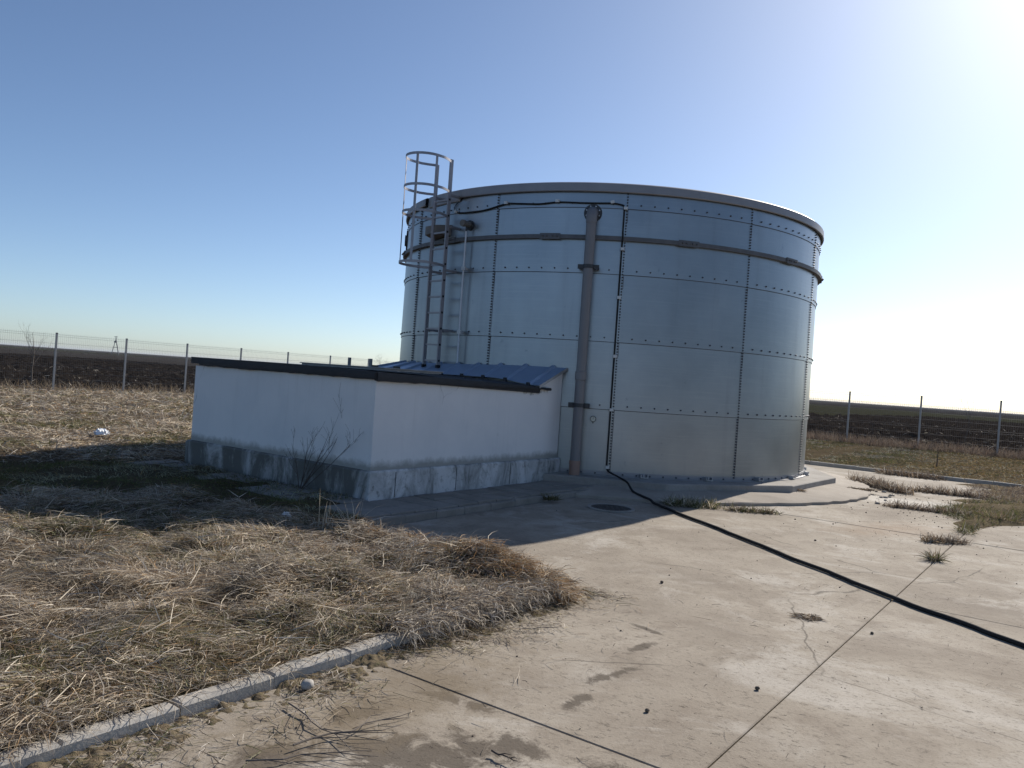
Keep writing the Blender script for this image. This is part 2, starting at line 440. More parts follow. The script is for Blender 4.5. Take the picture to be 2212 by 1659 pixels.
def mat_far():
    """farmland out to the horizon: dark ploughed bands, a winter-green strip, pale stubble far off"""
    m, t, b = new_mat('farmland'); p = pos(t)
    sx = nd(t, 'ShaderNodeSeparateXYZ'); t.links.new(p, sx.inputs[0])
    ucoord = math_(t, 'ADD', math_(t, 'MULTIPLY', sx.outputs[0], UU[0]), math_(t, 'MULTIPLY', sx.outputs[1], UU[1]))
    vcoord = math_(t, 'ADD', math_(t, 'MULTIPLY', sx.outputs[0], VV[0]), math_(t, 'MULTIPLY', sx.outputs[1], VV[1]))
    n = noise(t, p, 0.02, 5, 0.6); n2 = noise(t, p, 0.5, 5, 0.7)
    uw = math_(t, 'ADD', ucoord, math_(t, 'MULTIPLY', math_(t, 'SUBTRACT', n, 0.5), 24.0))
    vw = math_(t, 'ADD', vcoord, math_(t, 'MULTIPLY', math_(t, 'SUBTRACT', n, 0.5), 24.0))
    soil = mix(t, (0.020, 0.019, 0.020), (0.032, 0.029, 0.029), n2)
    green = mix(t, (0.026, 0.028, 0.018), (0.040, 0.039, 0.026), n2)
    stub = mix(t, (0.026, 0.025, 0.026), (0.044, 0.040, 0.038), n2)
    def band(x, a, c, w):
        lo = math_(t, 'MULTIPLY', math_(t, 'SUBTRACT', x, a), 1.0 / w); lo_ = nd(t, 'ShaderNodeClamp'); t.links.new(lo, lo_.inputs[0])
        hi = math_(t, 'MULTIPLY', math_(t, 'SUBTRACT', c, x), 1.0 / w); hi_ = nd(t, 'ShaderNodeClamp'); t.links.new(hi, hi_.inputs[0])
        return math_(t, 'MULTIPLY', lo_.outputs[0], hi_.outputs[0])
    col = mix(t, soil, green, band(uw, 74.0, 330.0, 8.0))
    col = mix(t, col, stub, band(vw, -420.0, -120.0, 15.0))
    setc(t, b, col, 0.97); b.inputs['Specular IOR Level'].default_value = 0.0
    bump(t, b, noise(t, p, 1.2, 6, 0.7), 0.8, 0.25)
    return m

MAT = dict(
    concrete=mat_concrete(),
    tier=mat_slab('pale_concrete', (0.345, 0.305, 0.26), (0.24, 0.205, 0.17), 1.4),
    found=mat_slab('foundation_concrete', (0.33, 0.31, 0.285), (0.21, 0.19, 0.17), 2.2),
    kerb=mat_slab('kerb_concrete', (0.40, 0.38, 0.35), (0.30, 0.28, 0.25), 3.0),
    tile=mat_slab('pavement_tile', (0.26, 0.24, 0.215), (0.16, 0.145, 0.125), 2.5),
    galv=mat_galv(),
    galv_plain=simple('galvanised_bar', (0.44, 0.44, 0.45), 0.48, 0.75, 0.18, 14),
    bolt=simple('weathered_bolt', (0.10, 0.105, 0.115), 0.55, 0.5, 0.3, 30),
    rim=simple('grey_rim_sheet', (0.27, 0.265, 0.275), 0.5, 0.3, 0.14, 5),
    girder=simple('weathered_girder', (0.125, 0.125, 0.13), 0.6, 0.4, 0.25, 8),
    roofskin=simple('tank_roof_skin', (0.45, 0.45, 0.45), 0.7, 0.0, 0.15, 3),
    pvc=simple('grey_pvc', (0.185, 0.178, 0.182), 0.45, 0.0, 0.10, 4),
    pvc_red=simple('brown_pvc', (0.29, 0.185, 0.145), 0.55, 0.0, 0.2, 7),
    pvc_pale=simple('pale_socket', (0.52, 0.40, 0.36), 0.6, 0.0, 0.15, 9),
    white_pipe=simple('white_plastic_pipe', (0.62, 0.63, 0.65), 0.4, 0.0, 0.08, 6),
    black=simple('black_rubber', (0.012, 0.012, 0.013), 0.85, 0.0, 0.3, 12),
    flange=simple('dark_flange', (0.045, 0.046, 0.05), 0.5, 0.2, 0.25, 14),
    clip=simple('pale_clip', (0.55, 0.55, 0.54), 0.5, 0.3, 0.15, 20),
    ladder=simple('aluminium', (0.30, 0.285, 0.30), 0.45, 0.5, 0.12, 10),
    dial=simple('dial_face', (0.62, 0.60, 0.50), 0.4, 0.0, 0.1, 40),
    brownbox=simple('weathered_sheet_box', (0.17, 0.155, 0.14), 0.6, 0.2, 0.25, 8),
    wall=mat_render_wall(), plinth=mat_plinth(),
    bitumen=simple('black_bitumen', (0.020, 0.020, 0.023), 0.7, 0.0, 0.4, 6, 0.3),
    sheet=simple('sky_tinted_roof_sheet', (0.40, 0.48, 0.60), 0.45, 0.6, 0.10, 4),  # galvanised sheet, with reflected sky blue mixed into its colour
    hatch=simple('painted_hatch', (0.30, 0.29, 0.28), 0.6, 0.2, 0.35, 5),
    soil=mat_ground('yard_soil', (0.070, 0.055, 0.038), (0.115, 0.088, 0.058), (0.055, 0.055, 0.028)),
    plough=mat_ground('ploughed_soil', (0.012, 0.010, 0.0095), (0.021, 0.018, 0.016), (0.030, 0.025, 0.022), 0.8, 5.0, 1.0),
    far=mat_far(),
    moss=mat_ground('dirt_film', (0.125, 0.10, 0.068), (0.18, 0.145, 0.10), (0.10, 0.098, 0.055), 4, 25),
    straw=mat_blades('dry_grass'),
    bark=simple('bare_bark', (0.15, 0.125, 0.105), 0.9, 0.0, 0.35, 20),
    bark_dark=simple('dark_twigs', (0.075, 0.058, 0.050), 0.9, 0.0, 0.35, 20),
    stone=mat_slab('field_stone', (0.42, 0.40, 0.37), (0.30, 0.28, 0.26), 18),
    plastic=simple('white_plastic_film', (0.78, 0.80, 0.82), 0.3, 0.0, 0.06, 10),
    iron=simple('cast_iron', (0.075, 0.07, 0.065), 0.7, 0.4, 0.3, 16, 0.4),
    post=simple('fence_post_paint', (0.36, 0.35, 0.345), 0.5, 0.4, 0.12, 6),
    wire=simple('fence_wire', (0.16, 0.16, 0.165), 0.5, 0.5, 0.1, 6),
    pole=simple('concrete_pole', (0.20, 0.20, 0.21), 0.9, 0.0, 0.15, 2),
    clod=simple('soil_crumb', (0.11, 0.088, 0.068), 0.95, 0.0, 0.4, 20),
)

# ================================================================= THE SETTING
# ---- farmland to the horizon
def disc(R, rings, z, seg=96):
    vs_ = [(0, 0, z)]; fs_ = []
    for r in rings:
        for k in range(seg):
            a = 2 * PI * k / seg; vs_.append((r * math.cos(a), r * math.sin(a), z))
    for k in range(seg): fs_.append((0, 1 + k, 1 + (k + 1) % seg))
    for i in range(len(rings) - 1):
        b0, b1 = 1 + i * seg, 1 + (i + 1) * seg
        for k in range(seg):
            j = (k + 1) % seg; fs_.append((b0 + k, b1 + k, b1 + j, b0 + j))
    return vs_, fs_
v_, f_ = disc(9000, [40, 120, 400, 1500, 9000], -0.12)
struct(link('ground', mesh_of('ground', v_, f_, MAT['far'])))

# ---- yard terrain (rough soil under the grass)
NEAR_TANK = lambda x, y: 1 - sm(5.2, 6.8, np.hypot(np.asarray(x) - TC[0], np.asarray(y) - TC[1]))
def in_apron(u, v):
    return ((v > 3.40) & (u < 13.8) & (u > -40)) | ((u > -1.42) & (u < 13.8) & (v > 0.80))
def lumps(x, y):
    d = np.hypot(x, y)
    a = 0.075 * sm(0.42, 0.86, vnoise(x, y, 0.36, 1)) + 0.04 * vnoise(x, y, 0.15, 2) + 0.03 * vnoise(x, y, 1.6, 3)
    return a
def yard_z(x, y):
    u, v = UVof(x, y)
    base = 0.10 - 0.045 * sm(-0.9, -1.9, u) * sm(-6.0, -2.0, v) - 0.075 * NEAR_TANK(x, y)
    base = np.where(u > 13.7, 0.05, base)
    base = np.where((u > -0.80) & (u < 6) & (v > -4.0), np.where((v < -0.05) & (u < 0), 0.086, 0.03), base)
    edge = sm(0.02, 0.5, np.maximum(3.40 - v, np.where(u < -1.42, 0, 0)))      # flatten towards the kerb
    # flat strip round the valve house
    hd = np.maximum(np.maximum(-0.05 - u, v - 0.0), np.maximum(-4.3 - v, 0))
    near = sm(0.45, 1.5, np.where((u < 5.5) & (u > -6), np.maximum(np.maximum(-u, v), -3.6 - v), 3))
    fore = sm(-0.6, -1.6, u) * sm(-6.5, -1.0, v)
    h = lumps(x, y)
    amp = 0.30 + 0.70 * fore
    heap = sm(-3.9, -2.3, u) * sm(0.7, 2.0, v) * sm(0.0, 0.14, 3.42 - v) * (0.02 + 0.09 * sm(0.30, 0.75, vnoise(x, y, 0.55, 7)))
    return base + (h - 0.03) * edge * amp * (0.25 + 0.75 * near) + np.where(u < -1.40, heap, 0)
def grid_patch(u0, u1, v0, v1, du, dv):
    nu, nv = max(2, int(round((u1 - u0) / du)) + 1), max(2, int(round((v1 - v0) / dv)) + 1)
    g = np.meshgrid(np.linspace(u0, u1, nu), np.linspace(v0, v1, nv), indexing='ij')
    uu, vv = g[0].ravel(), g[1].ravel()
    x, y = C0[0] + UU[0] * uu + VV[0] * vv, C0[1] + UU[1] * uu + VV[1] * vv
    z = yard_z(x, y)
    idx = np.arange(nu * nv).reshape(nu, nv)
    q = np.stack((idx[:-1, :-1], idx[:-1, 1:], idx[1:, 1:], idx[1:, :-1]), -1).reshape(-1, 4)
    return np.stack((x, y, z), -1), q
def np_mesh(name, verts, quads, mat, smooth=True):
    me = bpy.data.meshes.new(name)
    n, k = len(quads), quads.shape[1]
    me.vertices.add(len(verts)); me.vertices.foreach_set('co', np.ascontiguousarray(verts, np.float32).ravel())
    me.loops.add(n * k); me.loops.foreach_set('vertex_index', np.ascontiguousarray(quads, np.int32).ravel())
    me.polygons.add(n); me.polygons.foreach_set('loop_start', np.arange(0, n * k, k, dtype=np.int32))
    if smooth: me.polygons.foreach_set('use_smooth', np.ones(n, bool))
    me.materials.append(mat); me.update(calc_edges=True)
    return me
V, Q, off = [], [], 0
for a in ((-11.0, -1.45, -7.0, 3.38, 0.05, 0.05), (-1.45, 0.0, -7.0, 0.78, 0.06, 0.06), (0.0, 13.9, -7.0, 0.78, 0.2, 0.2),
          (-11.0, 13.9, -22.9, -7.0, 0.16, 0.16), (13.87, 26.8, -22.9, 24.0, 0.16, 0.16), (-40.0, -11.0, -22.9, 3.38, 0.5, 0.5)):
    p_, q_ = grid_patch(*a); V.append(p_); Q.append(q_ + off); off += len(p_)
struct(link('yard_ground', np_mesh('yard_ground', np.concatenate(V), np.concatenate(Q), MAT['soil'])))

# ---- ploughed fields beyond the two fences (real furrowed relief near, flattening out far off)
def plough_z(x, y, d):
    u, v = UVof(x, y)
    r = np.abs(vnoise(x, y, 0.55, 4) - 0.5) * 2
    r2 = np.abs(vnoise(x, y, 0.24, 5) - 0.5) * 2
    return -0.16 + 0.34 * (1 - r) ** 1.5 + 0.20 * (1 - r2) ** 2 + 0.12 * vnoise(x, y, 2.4, 6)
def field(name, along_u):
    w = np.concatenate(([0.0], np.cumsum(0.16 * 1.013 ** np.arange(190))))     # away from the fence
    if along_u:      # left field: v from -23.2 outwards
        s = np.arange(-6, 62, 0.17); uu, vv = np.meshgrid(s, -23.2 - w, indexing='ij')
    else:            # right field: u from 27.0 outwards
        s = np.arange(-14, 30, 0.17); vv, uu = np.meshgrid(s, 27.0 + w, indexing='ij')
    x, y = C0[0] + UU[0] * uu + VV[0] * vv, C0[1] + UU[1] * uu + VV[1] * vv
    z = plough_z(x, y, 0)
    fade = np.broadcast_to(sm(0, 1.0, w) * (1 - sm(w[-1] * 0.7, w[-1], w)), z.shape)
    z = -0.05 + (z + 0.05) * (0.2 + 0.8 * fade) - 0.2 * np.broadcast_to(sm(w[-1] * 0.8, w[-1], w), z.shape)
    nu, nv = x.shape; idx = np.arange(nu * nv).reshape(nu, nv)
    q = np.stack((idx[:-1, :-1], idx[1:, :-1], idx[1:, 1:], idx[:-1, 1:]), -1).reshape(-1, 4)
    if not along_u: q = q[:, ::-1]
    struct(link(name, np_mesh(name, np.stack((x.ravel(), y.ravel(), z.ravel()), -1), q[:, ::-1], MAT['plough'])))
field('ploughed_field', True)
field('ploughed_field', False)

# ---- concrete apron: slabs with open joints
apron = struct(empty('concrete_apron', (0, 0, 0)))
vg = [5.42, 10.1, 14.8, 19.5]
ug = [-19.35, -15.35, -11.35, -7.35, -3.35, 0.65, 4.65, 8.65, 13.8]
J = 0.0045
def slab(poly_uv):
    n = len(poly_uv); poly = []
    for k in range(n):                       # shrink by the joint half width
        poly.append(np.array(poly_uv[k], float))
    c = [W(*p) for p in poly]
    # orientation: make counter-clockwise
    A = sum(c[k][0] * c[(k + 1) % n][1] - c[(k + 1) % n][0] * c[k][1] for k in range(n))
    if A < 0: c = c[::-1]
    m = MB().prism(c, -0.10, random.uniform(-0.003, 0.003), 0.005)
    m.build('slab', MAT['concrete'], apron)
for i in range(len(ug) - 1):
    u0, u1 = ug[i] + J, ug[i + 1] - J
    for k in range(3): slab([(u0, vg[k] + J), (u1, vg[k] + J), (u1, vg[k + 1] - J), (u0, vg[k + 1] - J)])
    if u1 < -3: slab([(u0, 3.49), (u1, 3.49), (u1, 5.42 - J), (u0, 5.42 - J)])
slab([(-3.35 + J, 3.49), (-1.44, 3.49), (-1.44, 0.86), (4.65 - J, 0.86), (4.65 - J, 5.42 - J), (-3.35 + J, 5.42 - J)])
for u0, u1 in ((4.65, 8.65), (8.65, 13.8)): slab([(u0 + J, 0.86), (u1 - J, 0.86), (u1 - J, 5.42 - J), (u0 + J, 5.42 - J)])

jf = [W(-19.3, 3.5), W(13.7, 3.5), W(13.7, 19.4), W(-19.3, 19.4)]
link('joint_dirt', mesh_of('joint_dirt', [(x, y, -0.014) for x, y in jf], [(3, 2, 1, 0)], MAT['moss']), apron)
jf = [W(-1.4, 0.9), W(13.7, 0.9), W(13.7, 3.5), W(-1.4, 3.5)]
link('joint_dirt', mesh_of('joint_dirt', [(x, y, -0.014) for x, y in jf], [(3, 2, 1, 0)], MAT['moss']), apron)
# ---- kerbs
def make_kerb(a, b, n, name, z1=0.062, w=0.10, inner=1):
    """row of kerb stones from uv a to uv b; w grows to the inner side"""
    A, B = np.array(W(*a)), np.array(W(*b)); L = np.linalg.norm(B - A); d = (B - A) / L
    k = struct(empty(name, (A[0], A[1], 0))); ang = math.atan2(d[1], d[0]); s = L / n
    me = MB().box(0.003, s - 0.003, 0 if inner > 0 else -w, w if inner > 0 else 0, -0.12, z1, None, 0.012)
    base = mesh_of('kerb_stone', me.v, me.f, MAT['kerb'])
    for i in range(n):
        link('kerb_stone', base, k, (math.cos(ang) * s * i + random.uniform(-.004, .004), math.sin(ang) * s * i + random.uniform(-.004, .004), random.uniform(-0.006, 0.006)), (random.uniform(-.02, .02), random.uniform(-.012, .012), ang + random.uniform(-.012, .012)))
    return k
make_kerb((-11.0, 3.49), (-1.45, 3.49), 19, 'kerb', inner=1)
make_kerb((-1.42, 3.49), (-1.42, 0.95), 5, 'kerb', inner=1)
make_kerb((13.8, 10.0), (13.8, 0.0), 18, 'kerb', 0.085, inner=-1)

# ---- round paving tier and twelve-sided foundation of the tank
m = MB(); prof_n = 180; rr_ = []
poly = []
for k in range(prof_n):
    a = 2 * PI * k / prof_n
    r = 5.26 + 0.03 * math.sin(a * 7 + 1) * math.sin(a * 3) + random.uniform(-0.035, 0.02)
    poly.append((TC[0] + r * math.sin(a), TC[1] - r * math.cos(a)))
n_ = len(poly)
inner = [(TC[0] + 4.3 * math.sin(2 * PI * k / n_), TC[1] - 4.3 * math.cos(2 * PI * k / n_), 0.12) for k in range(n_)]
mid_ = [(TC[0] + (x - TC[0]) * 0.997, TC[1] + (y - TC[1]) * 0.997, 0.052 + random.uniform(-.004, .004)) for x, y in poly]
low = [(x, y, 0.042 + random.uniform(-.006, .004)) for x, y in poly]; bot = [(x, y, -0.1) for x, y in poly]
m.add(inner + mid_ + low + bot, [(q * n_ + (k + 1) % n_, q * n_ + k, (q + 1) * n_ + k, (q + 1) * n_ + (k + 1) % n_)[::-1] for q in range(3) for k in range(n_)])
autosmooth(struct(m.build('round_pavement', MAT['tier'])))
poly = [(TC[0] + 4.64 * math.sin(math.radians(37.5 + 30 * k)), TC[1] - 4.64 * math.cos(math.radians(37.5 + 30 * k))) for k in range(12)]
tank_base = struct(MB().prism(poly, -0.1, 0.20, 0.012).build('tank_foundation', MAT['found']))

# ---- tile pavement round the valve house
tp = struct(empty('tile_pavement', (*W(0, 0), 0), 0))
s = 0.37
tm = MB().box(0.006, s - 0.006, 0.006, s - 0.006, 0.0, 0.10, None, 0.008)
tile_me = mesh_of('tile', tm.v, tm.f, MAT['tile'])
def put_tile(u, v):     # local x -> u ; local y -> v  (mirrored square is fine)
    x, y = W(u, v); a = math.atan2(VV[1], VV[0])
    o = link('tile', tile_me, tp, (x - C0[0], y - C0[1], random.uniform(-0.012, 0.004)), (random.uniform(-.012, .012), random.uniform(-.012, .012), a + random.uniform(-.012, .012)))
for i in range(13):
    for k in range(2):
        if i >= 11 and k == 1: pass
        u = -0.76 + i * s
        if u < 3.7: put_tile(u, 0.02 + k * s)
for i in range(11):
    for k in range(2):
        if random.random() < 0.35: continue
        put_tile(-0.76 + k * s, -0.36 - i * s)
em = MB().box(0.003, 0.497, 0, 0.07, -0.05, 0.078, None, 0.012)
edge_me = mesh_of('edging_stone', em.v, em.f, MAT['tile'])
for i in range(9):
    x, y = W(-0.76 + 0.5 * i, 0.84)
    link('edging_stone', edge_me, tp, (x - C0[0], y - C0[1], random.uniform(-.006, .006)), (0, 0, SITE_ROT + random.uniform(-.01, .01)))

# ================================================================= THE TANK
TZ = 0.20
tank = empty('water_tank', (TC[0], TC[1], TZ))
tag(tank, 'large round bolted steel water tank on the concrete base', 'tank')
ZR = [0.0, 1.06, 2.11, 3.16, 4.18, 4.52]
PH0 = -2.6
for ring in range(5):
    z0, z1 = ZR[ring], ZR[ring + 1]
    vs_, fs_ = [], []; n = 14; half = math.radians(15.3)
    rad = TR; th = 0.005
    zl, zh = (z0 - 0.03 if ring else z0), z1
    for k in range(n + 1):
        a = -half + 2 * half * k / n
        r = rad + 0.006 * (k / n)            # one vertical edge laps over its neighbour
        for rr, zz in ((r + (0.011 if ring else 0), zl), (r, zh), (r - th, zh), (r - th + (0.011 if ring else 0), zl)):
            vs_.append((rr * math.sin(a), -rr * math.cos(a), zz))
    for k in range(n):
        i = 4 * k
        for j in range(4): fs_.append((i + j, i + 4 + j, i + 4 + (j + 1) % 4, i + (j + 1) % 4))
    fs_ += [(0, 1, 2, 3), (4 * n + 3, 4 * n + 2, 4 * n + 1, 4 * n)]
    me = mesh_of('panel', vs_, fs_, MAT['galv'], True)
    me.set_sharp_from_angle(angle=math.radians(30))
    for kk in range(12):
        link('panel', me, tank, (0, 0, 0), (0, 0, math.radians(PH0 + 15 + 30 * kk)))
# bolts
def bolt_mesh(mb, a, z, r, head=0.0145, L=0.020):
    ca, sa = math.cos(a), math.sin(a)
    def P(rr, tx, tz): return (rr * sa + tx * ca, -rr * ca + tx * sa, z + tz)
    vs_ = []
    for rr, h in ((r, head), (r + L, head * 0.92)):
        for k in range(6):
            an = PI / 3 * k + 0.3; vs_.append(P(rr, h * math.cos(an), h * math.sin(an)))
    vs_.append(P(r + L * 1.7, 0, 0))
    fs_ = [(k, (k + 1) % 6, (k + 1) % 6 + 6, k + 6) for k in range(6)] + [(k + 6, (k + 1) % 6 + 6, 12) for k in range(6)]
    mb.add(vs_, fs_)
m = MB(); z = 0.06
while z < 4.40:
    bolt_mesh(m, 0.0, z, TR + 0.006); z += 0.0445
seam_me = mesh_of('bolt_row', m.v, m.f, MAT['bolt'])
for kk in range(12): stuff(link('bolt_row', seam_me, tank, (0, 0, 0), (0, 0, math.radians(PH0 + 30 * kk))))
m = MB()
for i in range(1, 10): bolt_mesh(m, math.radians(3.0 * i), 0.0, TR + 0.004)
ring_me = mesh_of('bolt_row', m.v, m.f, MAT['bolt'])
for zi in ZR[:5]:
    for kk in range(12): stuff(link('bolt_row', ring_me, tank, (0, 0, zi + (0.03 if zi else 0.035)), (0, 0, math.radians(PH0 + 30 * kk))))
# thin dark strips in the laps, drawing in their shadow lines
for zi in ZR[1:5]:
    MB().lathe([(TR + 0.004, zi - 0.040), (TR + 0.0135, zi - 0.037), (TR + 0.0135, zi - 0.030), (TR + 0.008, zi - 0.028)], 144).build('lap_shade_strip', MAT['bolt'], tank)
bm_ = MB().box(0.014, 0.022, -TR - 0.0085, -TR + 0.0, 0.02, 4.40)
lap_strip_me = mesh_of('lap_shade_strip', bm_.v, bm_.f, MAT['bolt'])
for kk in range(12): link('lap_shade_strip', lap_strip_me, tank, (0, 0, 0), (0, 0, math.radians(PH0 + 30 * kk)))
# foot flange and anchor brackets
autosmooth(MB().lathe([(TR + 0.003, 0.0), (TR + 0.07, 0.0), (TR + 0.07, 0.012), (TR + 0.012, 0.014), (TR + 0.010, 0.07), (TR + 0.003, 0.07)], 120).build('foot_angle', MAT['rim'], tank))
m = MB().box(-0.06, 0.06, -0.10, 0.0, 0.0, 0.012).box(-0.06, -0.048, -0.09, 0.0, 0.012, 0.05).box(0.048, 0.06, -0.09, 0.0, 0.012, 0.05).tube([(0, -0.06, 0.0), (0, -0.06, 0.055)], 0.012, 6)
an_me = mesh_of('anchor_bracket', m.v, m.f, MAT['galv_plain'])
for kk in range(24):
    a = math.radians(PH0 + 7.5 + 15 * kk); r = TR + 0.012
    link('anchor_bracket', an_me, tank, (r * math.sin(a), -r * math.cos(a), 0.013), (0, 0, a))
# stiffening ring with splice plates
SZ = 3.68
autosmooth(MB().lathe([(TR + 0.004, SZ - 0.035), (TR + 0.075, SZ - 0.035), (TR + 0.075, SZ + 0.03), (TR + 0.068, SZ + 0.03), (TR + 0.066, SZ - 0.028), (TR + 0.004, SZ - 0.028)], 144).build('stiffening_ring', MAT['girder'], tank))
sp = MB()
for k in range(5):
    a = -0.037 + 0.0185 * k
sp.lathe([(TR + 0.060, SZ - 0.048), (TR + 0.085, SZ - 0.048), (TR + 0.085, SZ + 0.045), (TR + 0.060, SZ + 0.045), (TR + 0.060, SZ - 0.048)], 5, None, -0.04, 0.04)
for a in (-0.028, -0.012, 0.012, 0.028): bolt_mesh(sp, a, SZ, TR + 0.085, 0.011)
sp_me = mesh_of('splice_plate', sp.v, sp.f, MAT['girder'])
for kk in range(12): link('splice_plate', sp_me, tank, (0, 0, 0), (0, 0, math.radians(-18.9 + 30.2 * kk)))
# eaves rim, with the lower access section by the ladder
def rim(a0, a1, r0, z0, z1, name):
    prof = [(TR + 0.006, z0 + 0.02), (TR + r0, z0), (TR + r0 + 0.012, z0 + 0.012), (TR + r0 + 0.006, z1 - 0.02), (TR + r0 - 0.02, z1), (TR - 0.25, z1 + 0.03)]
    o = MB().lathe(prof, max(6, int((a1 - a0) * 30)), None, a0, a1).build(name, MAT['rim'], tank)
    md = o.modifiers.new('thick', 'SOLIDIFY'); md.thickness = 0.004; md.offset = -1
    autosmooth(o, 40)
rim(math.radians(-44), math.radians(301), 0.055, 4.385, 4.535, 'eaves_rim')
rim(math.radians(-58), math.radians(-44.2), 0.025, 4.335, 4.545, 'access_rim')
autosmooth(MB().lathe([(0.001, 4.78), (1.5, 4.72), (3.0, 4.62), (TR - 0.2, 4.545), (TR - 0.2, 4.45)], 72).build('roof', MAT['roofskin'], tank))
# big flange seen edge-on at the far side, and the dark inlet box behind the ladder
def radial_frame(ang, r, z):
    """matrix: local x tangent, local y inwards, local z up; origin at (ang, r, z) in tank space"""
    a = math.radians(ang)
    return Matrix.Translation((r * math.sin(a), -r * math.cos(a), z)) @ Matrix.Rotation(a, 4, 'Z')
def disc_y(mb, r, y0, y1, n=28, cx=0, cz=0, T=None, r2=None):
    r2 = r2 or r
    vs_ = [(cx + r * math.cos(2 * PI * k / n), y0, cz + r * math.sin(2 * PI * k / n)) for k in range(n)] + [(cx + r2 * math.cos(2 * PI * k / n), y1, cz + r2 * math.sin(2 * PI * k / n)) for k in range(n)]
    if T is not None: vs_ = [tuple(T @ Vector(p)) for p in vs_]
    fs_ = [tuple(range(n)), tuple(reversed(range(n, 2 * n)))] + [(k, k + n, (k + 1) % n + n, (k + 1) % n) for k in range(n)]
    mb.add(vs_, fs_)
    return mb
def place(mb, name, mat, parent, T):
    o = link(name, mesh_of(name, mb.v, mb.f, mat), parent)
    o.matrix_local = T
    return o
T = radial_frame(-84, TR + 0.004, 4.02)
place(disc_y(disc_y(MB(), 0.21, -0.03, 0.01), 0.11, -0.06, -0.03), 'side_flange', MAT['flange'], tank, T)
T = radial_frame(-50.5, TR + 0.004, 3.83)
bxm = MB().add([(-.24, 0, -.10), (.24, 0, -.06), (.24, 0, .13), (-.24, 0, .13), (-.17, -.26, -.05), (.13, -.26, -.02), (.13, -.26, .10), (-.17, -.26, .10)],
               [(0, 1, 2, 3), (7, 6, 5, 4), (4, 5, 1, 0), (5, 6, 2, 1), (6, 7, 3, 2), (7, 4, 0, 3)])
place(bxm, 'inlet_box', MAT['brownbox'], tank, T)

def tk(ang, r, z):      # tank polar -> world
    a = math.radians(ang); return Vector((TC[0] + r * math.sin(a), TC[1] - r * math.cos(a), z))

# ---- overflow pipe
PA = -9.9
op = empty('overflow_pipe', tk(PA, TR + 0.20, 0.10)); o0 = op.location
tag(op, 'wide grey plastic downpipe fixed to the tank between the white shed and black cable', 'pipe')
R0 = TR + 0.20
fl = place(disc_y(disc_y(MB(), 0.138, -0.02, 0.012), 0.142, -0.006, 0.004), 'flange', MAT['flange'], op, Matrix.Translation(tk(PA, TR + 0.01, 4.26) - o0) @ Matrix.Rotation(math.radians(PA), 4, 'Z'))
for k in range(8):
    an = 2 * PI * (k + 0.5) / 8
    b = MB(); disc_y(b, 0.012, -0.014, 0, 6, 0, 0)
    q = link('flange_bolt', mesh_of('flange_bolt', b.v, b.f, MAT['galv_plain']), fl, (0.108 * math.cos(an), -0.02, 0.108 * math.sin(an)))
def rel(p): return Vector(p) - o0
pts = [rel(tk(PA, TR + 0.02, 4.26))]
for k in range(7):
    a = PI / 2 * k / 6
    pts.append(rel(tk(PA, TR + 0.08 + 0.12 * math.sin(a), 4.14 + 0.12 * math.cos(a))))
pts.append(rel(tk(PA, R0, 4.07)))
autosmooth(MB().tube(pts, 0.084, 20).build('elbow', MAT['pvc'], op))
autosmooth(MB().tube([rel(tk(PA, R0, 4.09)), rel(tk(PA, R0, 1.80)), rel(tk(PA, R0, 1.78))], 0.0755, 20).build('upper_pipe', MAT['pvc'], op))
autosmooth(MB().tube([rel(tk(PA, R0, 1.79)), rel(tk(PA, R0, 1.785)), rel(tk(PA, R0, 1.66)), rel(tk(PA, R0, 1.65)), rel(tk(PA, R0, 0.40))], [0.080, 0.088, 0.088, 0.0765, 0.0755], 20).build('lower_pipe', MAT['pvc'], op))
autosmooth(MB().tube([rel(tk(PA, R0, 0.42)), rel(tk(PA, R0, 0.36)), rel(tk(PA, R0, 0.355)), rel(tk(PA, R0, 0.17))], [0.084, 0.088, 0.082, 0.082], 20).build('brown_boot', MAT['pvc_red'], op))
autosmooth(MB().tube([rel(tk(PA, R0, 0.20)), rel(tk(PA, R0, 0.195)), rel(tk(PA, R0, 0.115)), rel(tk(PA, R0, 0.11)), rel(tk(PA, R0, 0.076))], [0.086, 0.093, 0.093, 0.082, 0.082], 20).build('socket', MAT['pvc_pale'], op))
for z in (3.40, 1.27):
    b = MB().lathe([(0.078, -0.03), (0.084, -0.03), (0.084, 0.03), (0.078, 0.03)], 20)
    b.box(-0.165, -0.07, 0.02, 0.028, -0.035, 0.035).box(0.07, 0.165, 0.02, 0.028, -0.035, 0.035)
    b.box(-0.155, -0.13, 0.028, 0.19, -0.02, 0.02).box(0.13, 0.155, 0.028, 0.19, -0.02, 0.02)
    place(b, 'bracket', MAT['flange'], op, Matrix.Translation(tk(PA, R0, z) - o0) @ Matrix.Rotation(math.radians(PA), 4, 'Z'))

